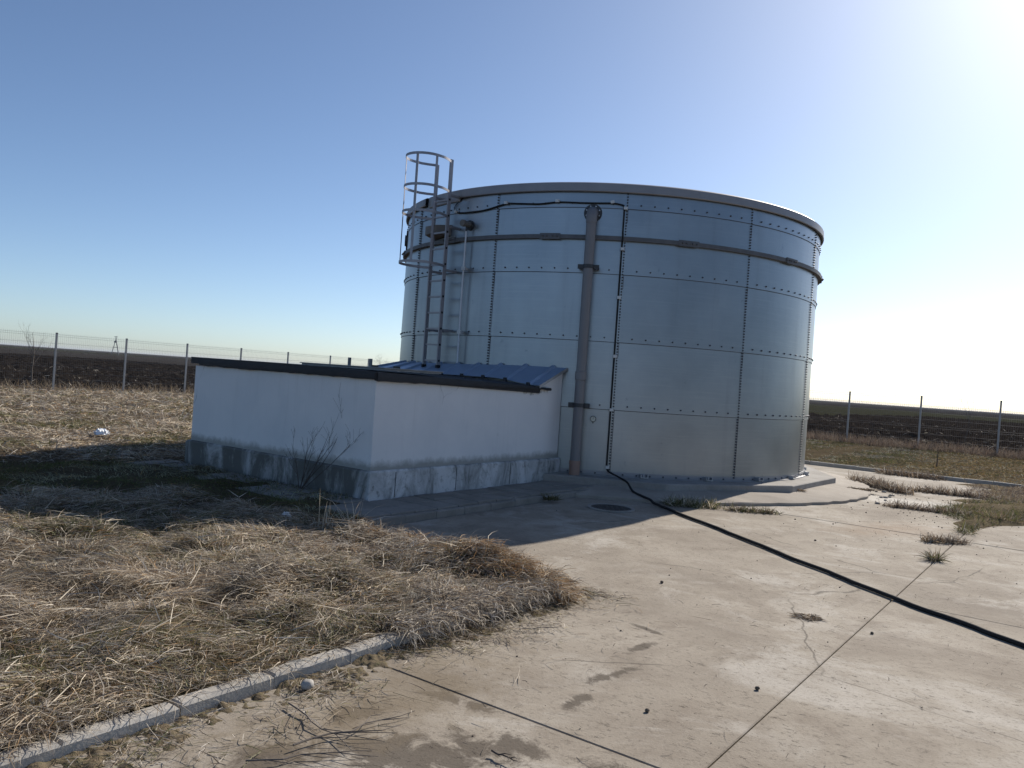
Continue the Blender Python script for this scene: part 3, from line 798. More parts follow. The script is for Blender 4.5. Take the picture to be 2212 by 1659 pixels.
# ---- small outlet with thin white drain pipe
dr = empty('drain_pipe', tk(-40.5, TR + 0.10, 1.82)); d0 = dr.location
tag(dr, 'thin white vertical pipe hanging from a small black outlet beside the ladder', 'pipe')
place(disc_y(disc_y(MB(), 0.085, -0.022, 0.01), 0.07, -0.03, -0.022), 'flange', MAT['flange'], dr, Matrix.Translation(tk(-40.5, TR + 0.01, 4.11) - d0) @ Matrix.Rotation(math.radians(-40.5), 4, 'Z'))
b = MB(); disc_y(b, 0.048, -0.16, -0.02); disc_y(b, 0.056, -0.20, -0.15, 24)
place(b, 'stub', MAT['brownbox'], dr, Matrix.Translation(tk(-40.5, TR + 0.01, 4.12) - d0) @ Matrix.Rotation(math.radians(-40.5), 4, 'Z'))
rd = lambda p: Vector(p) - d0
autosmooth(MB().tube([rd(tk(-40.5, TR + 0.10, 4.08)), rd(tk(-40.5, TR + 0.10, 4.0))], 0.016, 10).build('elbow', MAT['flange'], dr))
autosmooth(MB().tube([rd(tk(-40.5, TR + 0.10, 4.03)), rd(tk(-40.6, TR + 0.10, 3.0)), rd(tk(-40.5, TR + 0.10, 1.80))], 0.0145, 10).build('tube', MAT['white_pipe'], dr))
for z in (3.38, 2.32):
    b = MB().box(-0.03, 0.055, -0.03, -0.012, -0.03, 0.03).box(-0.018, 0.018, -0.02, 0.10, -0.02, 0.02)
    place(b, 'bracket', MAT['clip'], dr, Matrix.Translation(tk(-40.5, TR + 0.10, z) - d0) @ Matrix.Rotation(math.radians(-40.5), 4, 'Z'))

# ---- dial gauge
dg = empty('dial_gauge', tk(-6.8, TR + 0.005, 1.07))
dg.rotation_euler = (0, 0, math.radians(-6.8))
tag(dg, 'small round dial gauge low on the tank beside the wide downpipe', 'gauge')
link('case', mesh_of('case', *(lambda b: (b.v, b.f))(disc_y(disc_y(MB(), 0.046, -0.05, -0.02), 0.015, -0.02, 0.005)), MAT['flange']), dg)
link('face', mesh_of('face', *(lambda b: (b.v, b.f))(disc_y(MB(), 0.037, -0.053, -0.05)), MAT['dial']), dg)
link('needle', mesh_of('needle', *(lambda b: (b.v, b.f))(MB().box(-0.003, 0.003, -0.056, -0.054, -0.008, 0.028)), MAT['black']), dg)
link('stem', mesh_of('stem', *(lambda b: (b.v, b.f))(MB().box(-0.008, 0.008, -0.035, -0.02, -0.07, -0.04)), MAT['flange']), dg)

# ---- black cable: round the shell, down the seam, then over the yard
cab = empty('black_cable', tk(-3.1, TR + 0.03, 0.2)); c0 = cab.location
tag(cab, 'black cable clipped down the tank and running across the concrete yard', 'cable')
def spline(pts, n=8):
    pts = [Vector(p) for p in pts]; out = []
    for i in range(len(pts) - 1):
        p0, p1, p2, p3 = pts[max(i - 1, 0)], pts[i], pts[i + 1], pts[min(i + 2, len(pts) - 1)]
        for k in range(n):
            t = k / n
            out.append(0.5 * ((2 * p1) + (p2 - p0) * t + (2 * p0 - 5 * p1 + 4 * p2 - p3) * t * t + (3 * p1 - p0 - 3 * p2 + p3) * t ** 3))
    out.append(pts[-1]); return out
rc = TR + 0.035
path = [(-43.4, 4.585), (-45.2, 4.52), (-46.3, 4.45), (-45.9, 4.38), (-44.6, 4.345), (-40, 4.325), (-35.5, 4.345), (-30.4, 4.415), (-27, 4.41), (-22, 4.395), (-17.7, 4.42), (-12, 4.412), (-8.5, 4.415), (-5.6, 4.42), (-4.0, 4.405), (-3.35, 4.385), (-3.2, 4.30), (-3.2, 3.95)]
apts = [tk(a, rc if i > 2 else rc - 0.01, z) - c0 for i, (a, z) in enumerate(path)]
autosmooth(MB().tube(spline(apts[3:], 5), 0.0125, 8).build('upper_run', MAT['black'], cab), 60)
autosmooth(MB().tube(spline(apts[:4], 5), 0.006, 6).build('thin_lead', MAT['black'], cab), 60)
dpts = [tk(-3.2, rc + (0.05 if abs(z - 3.88) < 0.1 else 0), z) - c0 for z in (3.96, 3.9, 3.86, 3.78, 3.0, 2.0, 1.0, 0.42, 0.33)]
autosmooth(MB().tube(dpts, 0.0135, 8).build('down_run', MAT['black'], cab), 60)
gp = [tk(-3.2, rc, 0.36), tk(-2.8, rc + 0.03, 0.28), (1.72, 12.06, 0.225), (1.80, 11.80, 0.19), (1.86, 11.60, 0.094), (1.95, 11.30, 0.072), (2.03, 11.12, 0.055), (2.10, 10.90, 0.022),
      (2.375, 9.91, 0.018), (2.64, 8.95, 0.018), (2.87, 8.0, 0.018), (3.075, 7.28, 0.018), (3.256, 6.56, 0.018), (3.45, 6.0, 0.018), (3.64, 5.44, 0.018), (3.98, 4.4, 0.018), (4.5, 2.6, 0.018), (5.0, 0.6, 0.018)]
gs = spline([Vector(p) - c0 for p in gp], 6)
for i in range(40, len(gs)):
    gs[i] = gs[i] + Vector((0.010 * math.sin(i * 0.9) + random.uniform(-.004, .004), 0, 0.0))
autosmooth(MB().tube(gs, [0.0135 + 0.0045 * min(1, max(0, (i - 8) / 26)) for i in range(len(gs))], 10).build('yard_run', MAT['black'], cab), 60)
cl = MB().box(-0.026, 0.026, -0.034, -0.018, -0.022, 0.022).box(-0.010, 0.036, -0.018, 0.03, -0.020, 0.020)
cl_me = mesh_of('clip', cl.v, cl.f, MAT['clip'])
for a, z, rz in ((-45.2, 4.37, 0.7), (-30.2, 4.43, 0), (-17.9, 4.435, 0), (-5.9, 4.435, -0.3), (-3.0, 4.35, 0), (-3.1, 3.72, 0), (-3.1, 2.97, 0), (-3.1, 2.06, 0), (-3.1, 1.23, 0), (-3.1, 0.34, 0)):
    o = link('clip', cl_me, cab); o.matrix_local = Matrix.Translation(tk(a, rc + 0.002, z) - c0) @ Matrix.Rotation(math.radians(a), 4, 'Z') @ Matrix.Rotation(rz, 4, 'Y')

# ---- ladder with safety cage
LA = -47.0; lp = tk(LA, TR + 0.26, 1.72)
lad = empty('ladder', lp, math.radians(LA))             # local x tangent, local -y outwards
tag(lad, 'aluminium ladder with safety hoops fixed to the tank above the shed', 'ladder')
ZT = 5.16 - 1.72
for sx_ in (-1, 1):
    zt = ZT + (0.03 if sx_ > 0 else 0.0)
    b = MB().box(sx_ * 0.195 - 0.013, sx_ * 0.195 + 0.013, -0.032, 0.032, 0.0, zt)
    autosmooth(b.build('rail', MAT['ladder'], lad))
    b = MB().box(sx_ * 0.195 - 0.018, sx_ * 0.195 + 0.018, -0.04, 0.04, -0.02, 0.03)
    b.build('rail_foot', MAT['black'], lad)
rung = MB().box(-0.182, 0.182, -0.014, 0.014, -0.014, 0.014)
rung_me = mesh_of('rung', rung.v, rung.f, MAT['ladder'])
z = 0.10
while z < 2.85:
    link('rung', rung_me, lad, (0, 0, z)); z += 0.27
cap = MB().box(0.200, 0.214, -0.016, 0.016, -0.016, 0.016); cap_me = mesh_of('rung_end', cap.v, cap.f, MAT['black'])
z = 0.10
while z < 2.85:
    link('rung_end', cap_me, lad, (0.0, 0, z)); z += 0.27
def hoop_pts(w=0.33, dep=0.72):
    pts = [(0.21, -0.02, 0)]
    c = -dep + w
    pts += [(0.27, -0.12, 0), (w - 0.01, -0.24, 0)]
    for k in range(0, 13):
        a = PI * k / 12
        pts.append((w * math.cos(a), c - w * math.sin(a), 0))
    pts += [(-w + 0.01, -0.24, 0), (-0.27, -0.12, 0), (-0.21, -0.02, 0)]
    return pts
hm = MB().strip(hoop_pts(), (0, 0, 1), 0.042, 0.006)
hoop_me = mesh_of('hoop', hm.v, hm.f, MAT['ladder'])
HZ = [3.40 - 1.72, 4.23 - 1.72, 4.65 - 1.72, 5.15 - 1.72]
for hz in HZ: autosmooth(link('hoop', hoop_me, lad, (0, 0, hz)))
for ang in (2, 60, 140):
    a = math.radians(ang); w = 0.325; c = -0.72 + 0.33
    x, y = w * math.cos(a), c - w * math.sin(a)
    sd = (-math.sin(a), -math.cos(a), 0)
    MB().strip([(x, y, HZ[0] - 0.02), (x, y, HZ[-1] + 0.02)], sd, 0.044, 0.005).build('cage_strap', MAT['ladder'], lad)
for zb in (0.62, 1.62, 2.35, 2.88):
    for sx_ in (-1, 1):
        MB().box(sx_ * 0.195 - 0.02, sx_ * 0.195 + 0.02, 0.03, 0.255, zb - 0.018, zb + 0.018).build('stand_off', MAT['ladder'], lad)

# ================================================================= THE VALVE HOUSE
vh = empty('valve_house', (C0[0], C0[1], 0.10), SITE_ROT)     # local x = u, local y = -v
tag(vh, 'low white rendered flat-roofed shed built against the tank', 'shed')
LW = 3.74
def tank_u(w, r=TR + 0.03):      # u where the tank face is met, at local y = w
    du = 7.86; return du - math.sqrt(max(0, r * r - (w - 1.585) ** 2))
zb = -0.12
wall_i = 0.05
def ring_poly(off, y0=None):
    pts = [(off, off)]
    ends = []
    pts.append((tank_u(off) - 0.005, off))
    ys = [off + (LW - 2 * off) * k / 8 for k in range(1, 8)]
    for y in ys: pts.append((tank_u(y) - 0.005, y))
    pts.append((tank_u(LW - off) - 0.005, LW - off)); pts.append((off, LW - off))
    return pts
MB().prism(ring_poly(0.0), zb, 0.325, 0.02).build('plinth', MAT['plinth'], vh)
# plinth block joints
for u in (0.42, 1.55, 2.75): MB().box(u, u + 0.008, -0.003, 0.01, 0.0, 0.30).build('plinth_joint', MAT['bitumen'], vh)
wp = ring_poly(wall_i)
# walls; the top of the wall beside the sheet roof rises towards the tank
wz = 1.385
top_u0 = 3.30
m = MB(); m.prism(wp, 0.323, wz)
m.build('wall', MAT['wall'], vh)
te = tank_u(wall_i) - 0.006
g = MB(); g.add([(top_u0, wall_i, wz - 0.002), (te, wall_i, wz - 0.002), (te, wall_i, 1.655), (top_u0, wall_i + 0.10, wz - 0.002), (te, wall_i + 0.10, wz - 0.002), (te, wall_i + 0.10, 1.655)],
               [(0, 1, 2), (5, 4, 3), (0, 2, 5, 3), (1, 4, 5, 2), (0, 3, 4, 1)])
g.build('gable_wall', MAT['wall'], vh)
# bitumen roof with ragged drip edge (fascia)
m = MB(); n = 34
def fascia(pa, pb, out, ztop_a, ztop_b, name, zbot=1.37, seg=30, t=0.022):
    b = MB(); pa, pb = Vector((*pa, 0)), Vector((*pb, 0)); o = Vector((*out, 0))
    vs_ = []
    for k in range(seg + 1):
        f = k / seg; p = pa.lerp(pb, f); zt = ztop_a + (ztop_b - ztop_a) * f + random.uniform(-.004, .004); zo = zbot + random.uniform(-0.010, 0.008); j = random.uniform(-0.006, 0.006)
        for q in ((p + o * (0.055 + j), zo), (p + o * (0.062 + j), (zo + zt) / 2), (p + o * (0.05 + j), zt), (p - o * 0.02, zt - 0.01), (p - o * 0.0, zo + 0.012)):
            vs_.append((q[0].x, q[0].y, q[1]))
    fs_ = []
    for k in range(seg):
        for i in range(5):
            j = (i + 1) % 5; fs_.append((k * 5 + i, k * 5 + j, k * 5 + 5 + j, k * 5 + 5 + i))
    fs_ += [(4, 3, 2, 1, 0), tuple(range(seg * 5, seg * 5 + 5))]
    b.add(vs_, fs_); return autosmooth(b.build(name, MAT['bitumen'], vh), 50)
i_ = wall_i
fascia((i_ - 0.03, i_), (3.68, i_), (0, -1), 1.475, 1.405, 'fascia')
fascia((i_, LW - i_ - 0.16), (i_, i_ - 0.03), (-1, 0), 1.50, 1.476, 'fascia', 1.39)
# roof deck
dk = MB(); U1 = 3.45
nu = 12; vs_ = []; fs_ = []
for k in range(nu + 1):
    f = k / nu
    for y, z in ((i_ - 0.04, 1.475 - 0.07 * f), (i_ + 0.5, 1.487 - 0.03 * f), (1.8, 1.50 - 0.01 * f), (LW - i_ + 0.05, 1.505)):
        vs_.append((i_ - 0.05 + (U1 - i_) * f, y, z))
for k in range(nu):
    for i in range(3): fs_.append((k * 4 + i, k * 4 + 4 + i, k * 4 + 5 + i, k * 4 + 1 + i))
dk.add(vs_, fs_); o = dk.build('roof_deck', MAT['bitumen'], vh)
md = o.modifiers.new('thick', 'SOLIDIFY'); md.thickness = 0.09; md.offset = -1
# metal sheet strip between flat roof and tank : ribs run up towards the tank
def rz(v_y, f):           # height at local y, f from eave 0 to tank 1
    ze = 1.475 - 0.075 * float(sm(0.9, 0.0, v_y))
    zt = 1.70 - 0.045 * float(sm(0.3, 2.5, v_y))
    return ze + (zt - ze) * f
EU = 3.33
ys, prof = [], []
p_ = 0.434
y = -0.02
prof = []
while y < LW + 0.06:
    prof += [(y, 0.0), (y + 0.17, 0.0), (y + 0.195, 0.032), (y + 0.235, 0.032), (y + 0.26, 0.0)]
    y += p_
prof = [q for q in prof if q[0] <= LW + 0.10]
sh = MB(); vs_, fs_ = [], []
K = 6
for (yy, dz) in prof:
    ut = tank_u(min(max(yy, 0), LW)) - 0.01
    for k in range(K + 1):
        f = k / K
        vs_.append((EU + (ut - EU) * f, yy, rz(yy, f) + dz + 0.03))
for i in range(len(prof) - 1):
    for k in range(K): fs_.append((i * (K + 1) + k, i * (K + 1) + k + 1, (i + 1) * (K + 1) + k + 1, (i + 1) * (K + 1) + k))
sh.add(vs_, fs_); o = sh.build('roof_sheet', MAT['sheet'], vh)
md = o.modifiers.new('thick', 'SOLIDIFY'); md.thickness = 0.004; md.offset = -1
# edge trim of the sheet on the gable side
MB().strip([(EU - 0.01, -0.025, rz(0, 0) + 0.015), (tank_u(0) - 0.012, -0.025, rz(0, 1) + 0.015)], (0, 0, 1), 0.045, 0.004).build('verge_trim', MAT['galv_plain'], vh)
for i in range(7):     # dark closing fillers under the ribs
    yy = -0.02 + p_ * i + 0.215
    if yy < LW: MB().box(EU - 0.012, EU + 0.02, yy - 0.03, yy + 0.03, rz(yy, 0) + 0.0, rz(yy, 0) + 0.058).build('rib_end', MAT['bitumen'], vh)
# hatch and pipe stubs on the roof
hb = MB().box(0.32, 1.35, 0.20, 1.72, 1.50, 1.522, None).box(0.30, 1.37, 0.18, 1.74, 1.522, 1.533, None, 0.004)
ht = hb.build('roof_hatch', MAT['hatch'], vh)
MB().box(0.9, 1.0, 0.6, 0.63, 1.533, 1.56).box(0.9, 1.0, 1.0, 1.03, 1.533, 1.56).build('hatch_hinge', MAT['iron'], ht)
for u, y in ((1.70, 2.33), (1.72, 1.90)):
    autosmooth(MB().tube([(u, y, 1.48), (u, y, 1.655)], 0.026, 12).build('pipe_stub', MAT['pvc'], vh))

# ================================================================= FENCES
def mesh_panel_mesh(L=2.44, H=1.98):
    b = MB(); r = 0.0024; n = int(L / 0.065)
    for k in range(n + 1):
        x = 0.03 + (L - 0.0) * k / n
        b.tube([(x, 0, 0.06), (x, 0, H + 0.03)], r, 3, False)
    zs = [0.10, 0.17, 0.40, 0.63, 0.86, 0.93, 1.16, 1.40, 1.66, 1.90, 1.965]
    for i, z in enumerate(zs):
        b.tube([(0.03, 0.005, z), (0.03 + L, 0.005, z)], 0.0036, 3, False)
    return mesh_of('mesh_panel', b.v, b.f, MAT['wire'])
panel_me = mesh_panel_mesh()
pm = MB().box(-0.03, 0.03, -0.02, 0.02, -0.3, 2.0, None, 0.006)
post_me = mesh_of('post', pm.v, pm.f, MAT['post'])
cp = MB().box(-0.033, 0.033, -0.023, 0.023, 1.995, 2.02, None, 0.006)
cap_me2 = mesh_of('post_cap', cp.v, cp.f, MAT['black'])
def fence(name, a, d, n, label, zoff):
    ang = math.atan2(d[1], d[0])
    f = empty(name, (a[0], a[1], zoff), ang); tag(f, label, 'fence', 'welded mesh fences round the yard')
    for k in range(n + 1):
        p = link('post', post_me, f, (2.5 * k, 0, 0), (random.uniform(-.008, .008), random.uniform(-.008, .008), 0))
        link('post_cap', cap_me2, p)
        if k < n: link('mesh_panel', panel_me, f, (2.5 * k, 0.03, random.uniform(-.01, .01)), (0, random.uniform(-.004, .004), 0))
A = np.array((-15.805, 27.575)); d = np.array((1.430, 2.0506)); d = d / np.linalg.norm(d)
fence('mesh_fence', A - d * 5.0, d, 10, 'grey welded mesh fence beyond the white shed', 0.10)
A = np.array((13.062, 30.888)); d2 = np.array((2.0314, -1.4572)); d2 = d2 / np.linalg.norm(d2)
fence('mesh_fence', A - d2 * 20.0, d2, 13, 'grey welded mesh fence beyond the round pavement and back kerb', 0.0)

# ================================================================= SMALL THINGS
# manhole cover
mh = empty('manhole_cover', (1.40, 10.42, 0.0)); tag(mh, 'round iron manhole cover set in the shaded concrete', 'manhole cover')
autosmooth(MB().lathe([(0.31, 0.0), (0.31, 0.018), (0.268, 0.018), (0.265, 0.004)], 36).build('frame', MAT['found'], mh))
b = MB().lathe([(0.001, 0.014), (0.255, 0.014), (0.262, 0.0)], 36)
for i in range(-3, 4):
    for k in range(-3, 4):
        if math.hypot(i, k) * 0.065 < 0.22: b.box(i * .065 - .02, i * .065 + .02, k * .065 - .02, k * .065 + .02, 0.014, 0.019)
b.build('lid', MAT['iron'], mh)

def rough_stone(name, loc, r, mat, label=None, cat='stone', squash=0.75, seed=0, parent=None):
    rr = random.Random(seed); n, m_ = 10, 7; vs_ = [(0, 0, r * squash)]
    for i in range(1, m_):
        ph = PI * i / m_
        for k in range(n):
            a = 2 * PI * k / n; q = r * (1 + rr.uniform(-.12, .12))
            vs_.append((q * math.sin(ph) * math.cos(a), q * math.sin(ph) * math.sin(a) * 0.85, q * math.cos(ph) * squash))
    vs_.append((0, 0, -r * squash)); fs_ = [(0, 1 + k, 1 + (k + 1) % n) for k in range(n)]
    for i in range(m_ - 2):
        for k in range(n):
            j = (k + 1) % n; a, b_ = 1 + i * n, 1 + (i + 1) * n; fs_.append((a + k, b_ + k, b_ + j, a + j))
    L = len(vs_) - 1; a = 1 + (m_ - 2) * n; fs_ += [(L, a + (k + 1) % n, a + k) for k in range(n)]
    o = link(name, mesh_of(name, vs_, fs_, mat, True), parent, loc, (0, 0, rr.uniform(0, 6)))
    if label: tag(o, label, cat)
    return o
rough_stone('stone', (-0.905, 3.93, 0.027), 0.036, MAT['stone'], 'round grey stone on the concrete against the kerb', seed=3)

# plastic litter
def crumpled(name, loc, r, label, seed):
    rr = random.Random(seed); vs_ = []; n = 9; fs_ = []
    for i in range(n):
        for k in range(n):
            x, y = (i / (n - 1) - .5) * 2, (k / (n - 1) - .5) * 2
            h = max(0, 1 - (x * x + y * y * 0.8)) ** 0.5 * 0.62 + rr.uniform(-.22, .22)
            vs_.append((x * r * (1 + rr.uniform(-.15, .15)), y * r * 0.7 * (1 + rr.uniform(-.15, .15)), max(0.0, h * r * 0.85)))
    for i in range(n - 1):
        for k in range(n - 1): a = i * n + k; fs_.append((a, a + n, a + n + 1, a + 1))
    o = link(name, mesh_of(name, vs_, fs_, MAT['plastic']), None, loc, (0, 0, rr.uniform(0, 6)))
    tag(o, label, 'plastic bag'); return o
bx_, by_ = -7.05, 13.85
crumpled('plastic_bag', (bx_, by_, float(yard_z(bx_, by_)) + 0.05), 0.16, 'crumpled white plastic bag on the sunlit grass', 5)
bx_, by_ = -2.02, 7.45
crumpled('plastic_bag', (bx_, by_, float(yard_z(bx_, by_)) + 0.04), 0.06, 'small crumpled plastic bag in the shaded grass before the shed', 9)

# ---- bare trees, saplings and shrubs
def branchy(h, lean, n1, seed, r0=0.02, spread=0.5, depth=3, nseg=5):
    """returns (trunk MB, crown MB): a tapered stem with limbs and twigs"""
    rr = random.Random(seed); tr_, cr = MB(), MB()
    def grow(p, d, L, r, lev):
        pts, rad = [p], [r]; q = Vector(p); dd = Vector(d)
        for k in range(nseg):
            dd = (dd + Vector((rr.uniform(-.16, .16), rr.uniform(-.16, .16), rr.uniform(-.05, .12)))).normalized()
            q = q + dd * (L / nseg); pts.append(q.copy()); rad.append(max(0.0012, r * (1 - 0.8 * (k + 1) / nseg)))
        (tr_ if lev == 0 else cr).tube(pts, rad, 6 if lev == 0 else (4 if lev == 1 else 3), False)
        if lev < depth:
            for k in range(n1 if lev < 2 else max(2, n1 - 2)):
                f = rr.uniform(0.28, 0.98); i = min(nseg - 1, int(f * nseg)); pp = pts[i].lerp(pts[i + 1], f * nseg - i)
                a = rr.uniform(0, 2 * PI)
                nd_ = (dd * rr.uniform(0.5, 1.0) + Vector((math.cos(a), math.sin(a), 0.35)) * spread * rr.uniform(0.6, 1.3)).normalized()
                grow(pp, nd_, L * rr.uniform(0.30, 0.52), max(0.0016, rad[i] * 0.6), lev + 1)
    grow(Vector((0, 0, 0)), Vector(lean).normalized(), h, r0, 0)
    return tr_, cr
def tree(name, loc, h, lean, n1, seed, label, cat, mat='bark', r0=0.02, spread=0.5, depth=3, group=None):
    e = empty(name, loc); tag(e, label, cat, group)
    a, b = branchy(h, lean, n1, seed, r0, spread, depth)
    a.build('trunk', MAT[mat], e); b.build('crown', MAT[mat], e)
    return e
def gz(x, y): return float(yard_z(x, y))
tree('bare_tree', (-17.2, 28.6, 0.0), 2.1, (0.12, 0, 1), 5, 21, 'pale leafless sapling leaning just behind the mesh fence', 'tree', 'bark', 0.028, 0.5, 3)
tree('bare_tree', (-7.4, 45.5, 0.0), 1.9, (-0.1, 0, 1), 6, 33, 'leafless bush behind the mesh fence, between shed roof and tank', 'tree', 'bark', 0.022, 0.7, 3)
tree('sapling', (11.35, 21.1, gz(11.35, 21.1)), 0.62, (0.1, 0, 1), 4, 17, 'small dark leafless sapling on the grass beyond the back kerb', 'sapling', 'bark_dark', 0.016, 0.5, 2)
tree('sapling', (13.2, 29.2, gz(13.2, 29.2)), 0.85, (0.15, 0, 1), 5, 19, 'low brown twiggy shrub at the foot of a fence post', 'shrub', 'bark_dark', 0.012, 0.7, 2)
tree('bare_tree', (19.0, 33.4, 0.0), 2.0, (0.2, 0, 1), 4, 27, 'thin leafless sapling out in the dark field behind the fence', 'tree', 'bark', 0.014, 0.35, 2)
# shrub of several stems by the house wall
sx0, sy0 = W(-0.16, -1.02)
e = empty('bare_shrub', (sx0, sy0, 0.06)); tag(e, 'bare many-stemmed shrub growing against the stained plinth of the shed', 'shrub')
for k, (h, lx, ly, sd) in enumerate(((1.05, 0.80, 0.0, 1), (0.95, 0.95, -.1, 2), (0.70, 0.30, -.1, 3), (0.62, 0.1, 0.0, 4), (0.60, -.1, -.1, 5), (0.9, 0.5, -.05, 6), (0.5, 0.95, -.15, 7))):
    a, b = branchy(h, (lx, ly, 1), 4, sd * 13, 0.006, 0.35, 2)
    a.v += []; c = MB(); c.add(a.v, a.f); c.add(b.v, b.f)
    c.build('stem', MAT['bark_dark'], e)
# utility pole far away on the left
up_ = empty('utility_pole', (-0.4985 * 430, 430.0, -0.12)); tag(up_, 'distant A-frame power pole on the horizon seen through the fence', 'power pole')
MB().tube([(-2.0, 0, 0), (0, 0, 8.6)], [0.20, 0.15], 6).build('leg', MAT['pole'], up_)
MB().tube([(2.0, 0, 0), (0, 0, 8.6)], [0.26, 0.20], 6).build('leg', MAT['pole'], up_)
MB().tube([(-1.1, 0, 4.2), (1.1, 0, 4.2)], 0.10, 5).build('brace', MAT['pole'], up_)
MB().box(-0.8, 0.5, -0.4, 0.4, 6.6, 7.4).build('transformer', MAT['pole'], up_)
MB().box(-0.7, 0.7, -0.1, 0.1, 9.0, 9.25).box(-0.9, 0.9, -0.1, 0.1, 9.7, 9.95).box(-0.08, 0.08, -0.08, 0.08, 8.5, 10.2).build('crossarm', MAT['pole'], up_)

# ================================================================= GRASS, STRAW, LITTER
STRAW = np.array([(0.66, 0.57, 0.44), (0.55, 0.48, 0.385), (0.45, 0.395, 0.33), (0.29, 0.22, 0.15), (0.19, 0.14, 0.095), (0.40, 0.315, 0.215)])
GREY = np.array([(0.58, 0.53, 0.47), (0.42, 0.38, 0.33), (0.24, 0.195, 0.16), (0.15, 0.115, 0.095)])
GREEN = np.array([(0.115, 0.125, 0.045), (0.15, 0.145, 0.06), (0.085, 0.095, 0.035), (0.20, 0.175, 0.085)])
RUST = np.array([(0.40, 0.24, 0.11), (0.33, 0.19, 0.09), (0.44, 0.29, 0.15)])
def blade_mesh(name, P, head, elev, droop, L, wd, col, zfun=None, seg=3, mat='straw', curl=0.5, lift=0.0):
    """P (n,3) roots; head azimuth; elev start elevation; droop change along the blade"""
    n = len(P)
    ks = seg + 1
    pts = np.zeros((n, ks, 3)); pts[:, 0] = P
    tw = rng.normal(0, curl, n)
    for k in range(seg):
        e = elev - droop * (k + 0.5) / seg; h = head + tw * (k / seg)
        stp = (L / seg)[:, None] * np.stack((np.cos(h) * np.cos(e), np.sin(h) * np.cos(e), np.sin(e)), -1)
        pts[:, k + 1] = pts[:, k] + stp
    if zfun is not None:
        jit = rng.random((n, 1)) * lift
        for k in range(1, ks):
            zg = zfun(pts[:, k, 0], pts[:, k, 1]) + 0.006 + jit[:, 0]
            pts[:, k, 2] = np.maximum(pts[:, k, 2], zg)
    roll = rng.uniform(-1.1, 1.1, n)
    side = np.stack((-np.sin(head) * np.cos(roll), np.cos(head) * np.cos(roll), np.sin(roll)), -1)
    V_ = np.zeros((n, ks * 2 - 1, 3))
    for k in range(seg):
        f = (1.0, 0.9, 0.6, 0.4)[k] if seg <= 4 else 1
        V_[:, 2 * k] = pts[:, k] - side * (wd * f * 0.5)[:, None]; V_[:, 2 * k + 1] = pts[:, k] + side * (wd * f * 0.5)[:, None]
    V_[:, 2 * seg] = pts[:, seg]
    nv = 2 * seg + 1
    tris = []
    for k in range(seg - 1): tris += [(2 * k, 2 * k + 1, 2 * k + 3), (2 * k, 2 * k + 3, 2 * k + 2)]
    tris.append((2 * seg - 2, 2 * seg - 1, 2 * seg))
    F = (np.array(tris)[None] + (np.arange(n) * nv)[:, None, None]).reshape(-1, 3)
    me = np_mesh(name, V_.reshape(-1, 3), F, MAT[mat], True)
    ca = me.color_attributes.new('col', 'FLOAT_COLOR', 'POINT')
    cc = np.ones((n, nv, 4), np.float32); cc[:, :, :3] = col[:, None, :]
    ca.data.foreach_set('color', cc.ravel())
    return me
def pick(pal, n, jit=0.18):
    c = pal[rng.integers(0, len(pal), n)]
    return np.clip(c * (1 + rng.normal(0, jit, (n, 1))), 0.01, 0.8)
def scatter(u0, u1, v0, v1, dens, margin=1.6):
    n = int((u1 - u0) * (v1 - v0) * dens)
    u, v = rng.uniform(u0, u1, n), rng.uniform(v0, v1, n)
    x, y = C0[0] + UU[0] * u + VV[0] * v, C0[1] + UU[1] * u + VV[1] * v
    k = (np.abs(x) < 0.70 * y + margin) & (y > 1.6)
    return x[k], y[k], u[k], v[k]
def house_clear(u, v, pad=0.0):
    return ~((u > -0.03 - pad) & (u < 5) & (v < 0.82 + pad) & (v > -3.7 - pad)) & (np.hypot(C0[0] + UU[0] * u + VV[0] * v - TC[0], C0[1] + UU[1] * u + VV[1] * v - TC[1]) > 5.3)
def tilef(u, v): return (u > -0.80) & (v < 0.88) & (v > -4.3)
ST = []
def colour_mix(x, y, n, green_w, rust_w=0.0, grey_w=0.35):
    c = pick(STRAW, n)
    c *= (0.45 + 1.0 * vnoise(x, y, 0.38, 4) * (0.55 + 0.9 * vnoise(x, y, 1.3, 9)))[:, None]
    gm = vnoise(x, y, 0.7, 7); r = rng.random(n)
    k = r < grey_w * (0.5 + vnoise(x, y, 1.1, 8)); c[k] = pick(GREY, k.sum())
    k = rng.random(n) < green_w * sm(0.35, 0.75, gm) * 1.6; c[k] = pick(GREEN, k.sum())
    if np.any(rust_w): k = rng.random(n) < rust_w; c[k] = pick(RUST, k.sum())
    return c
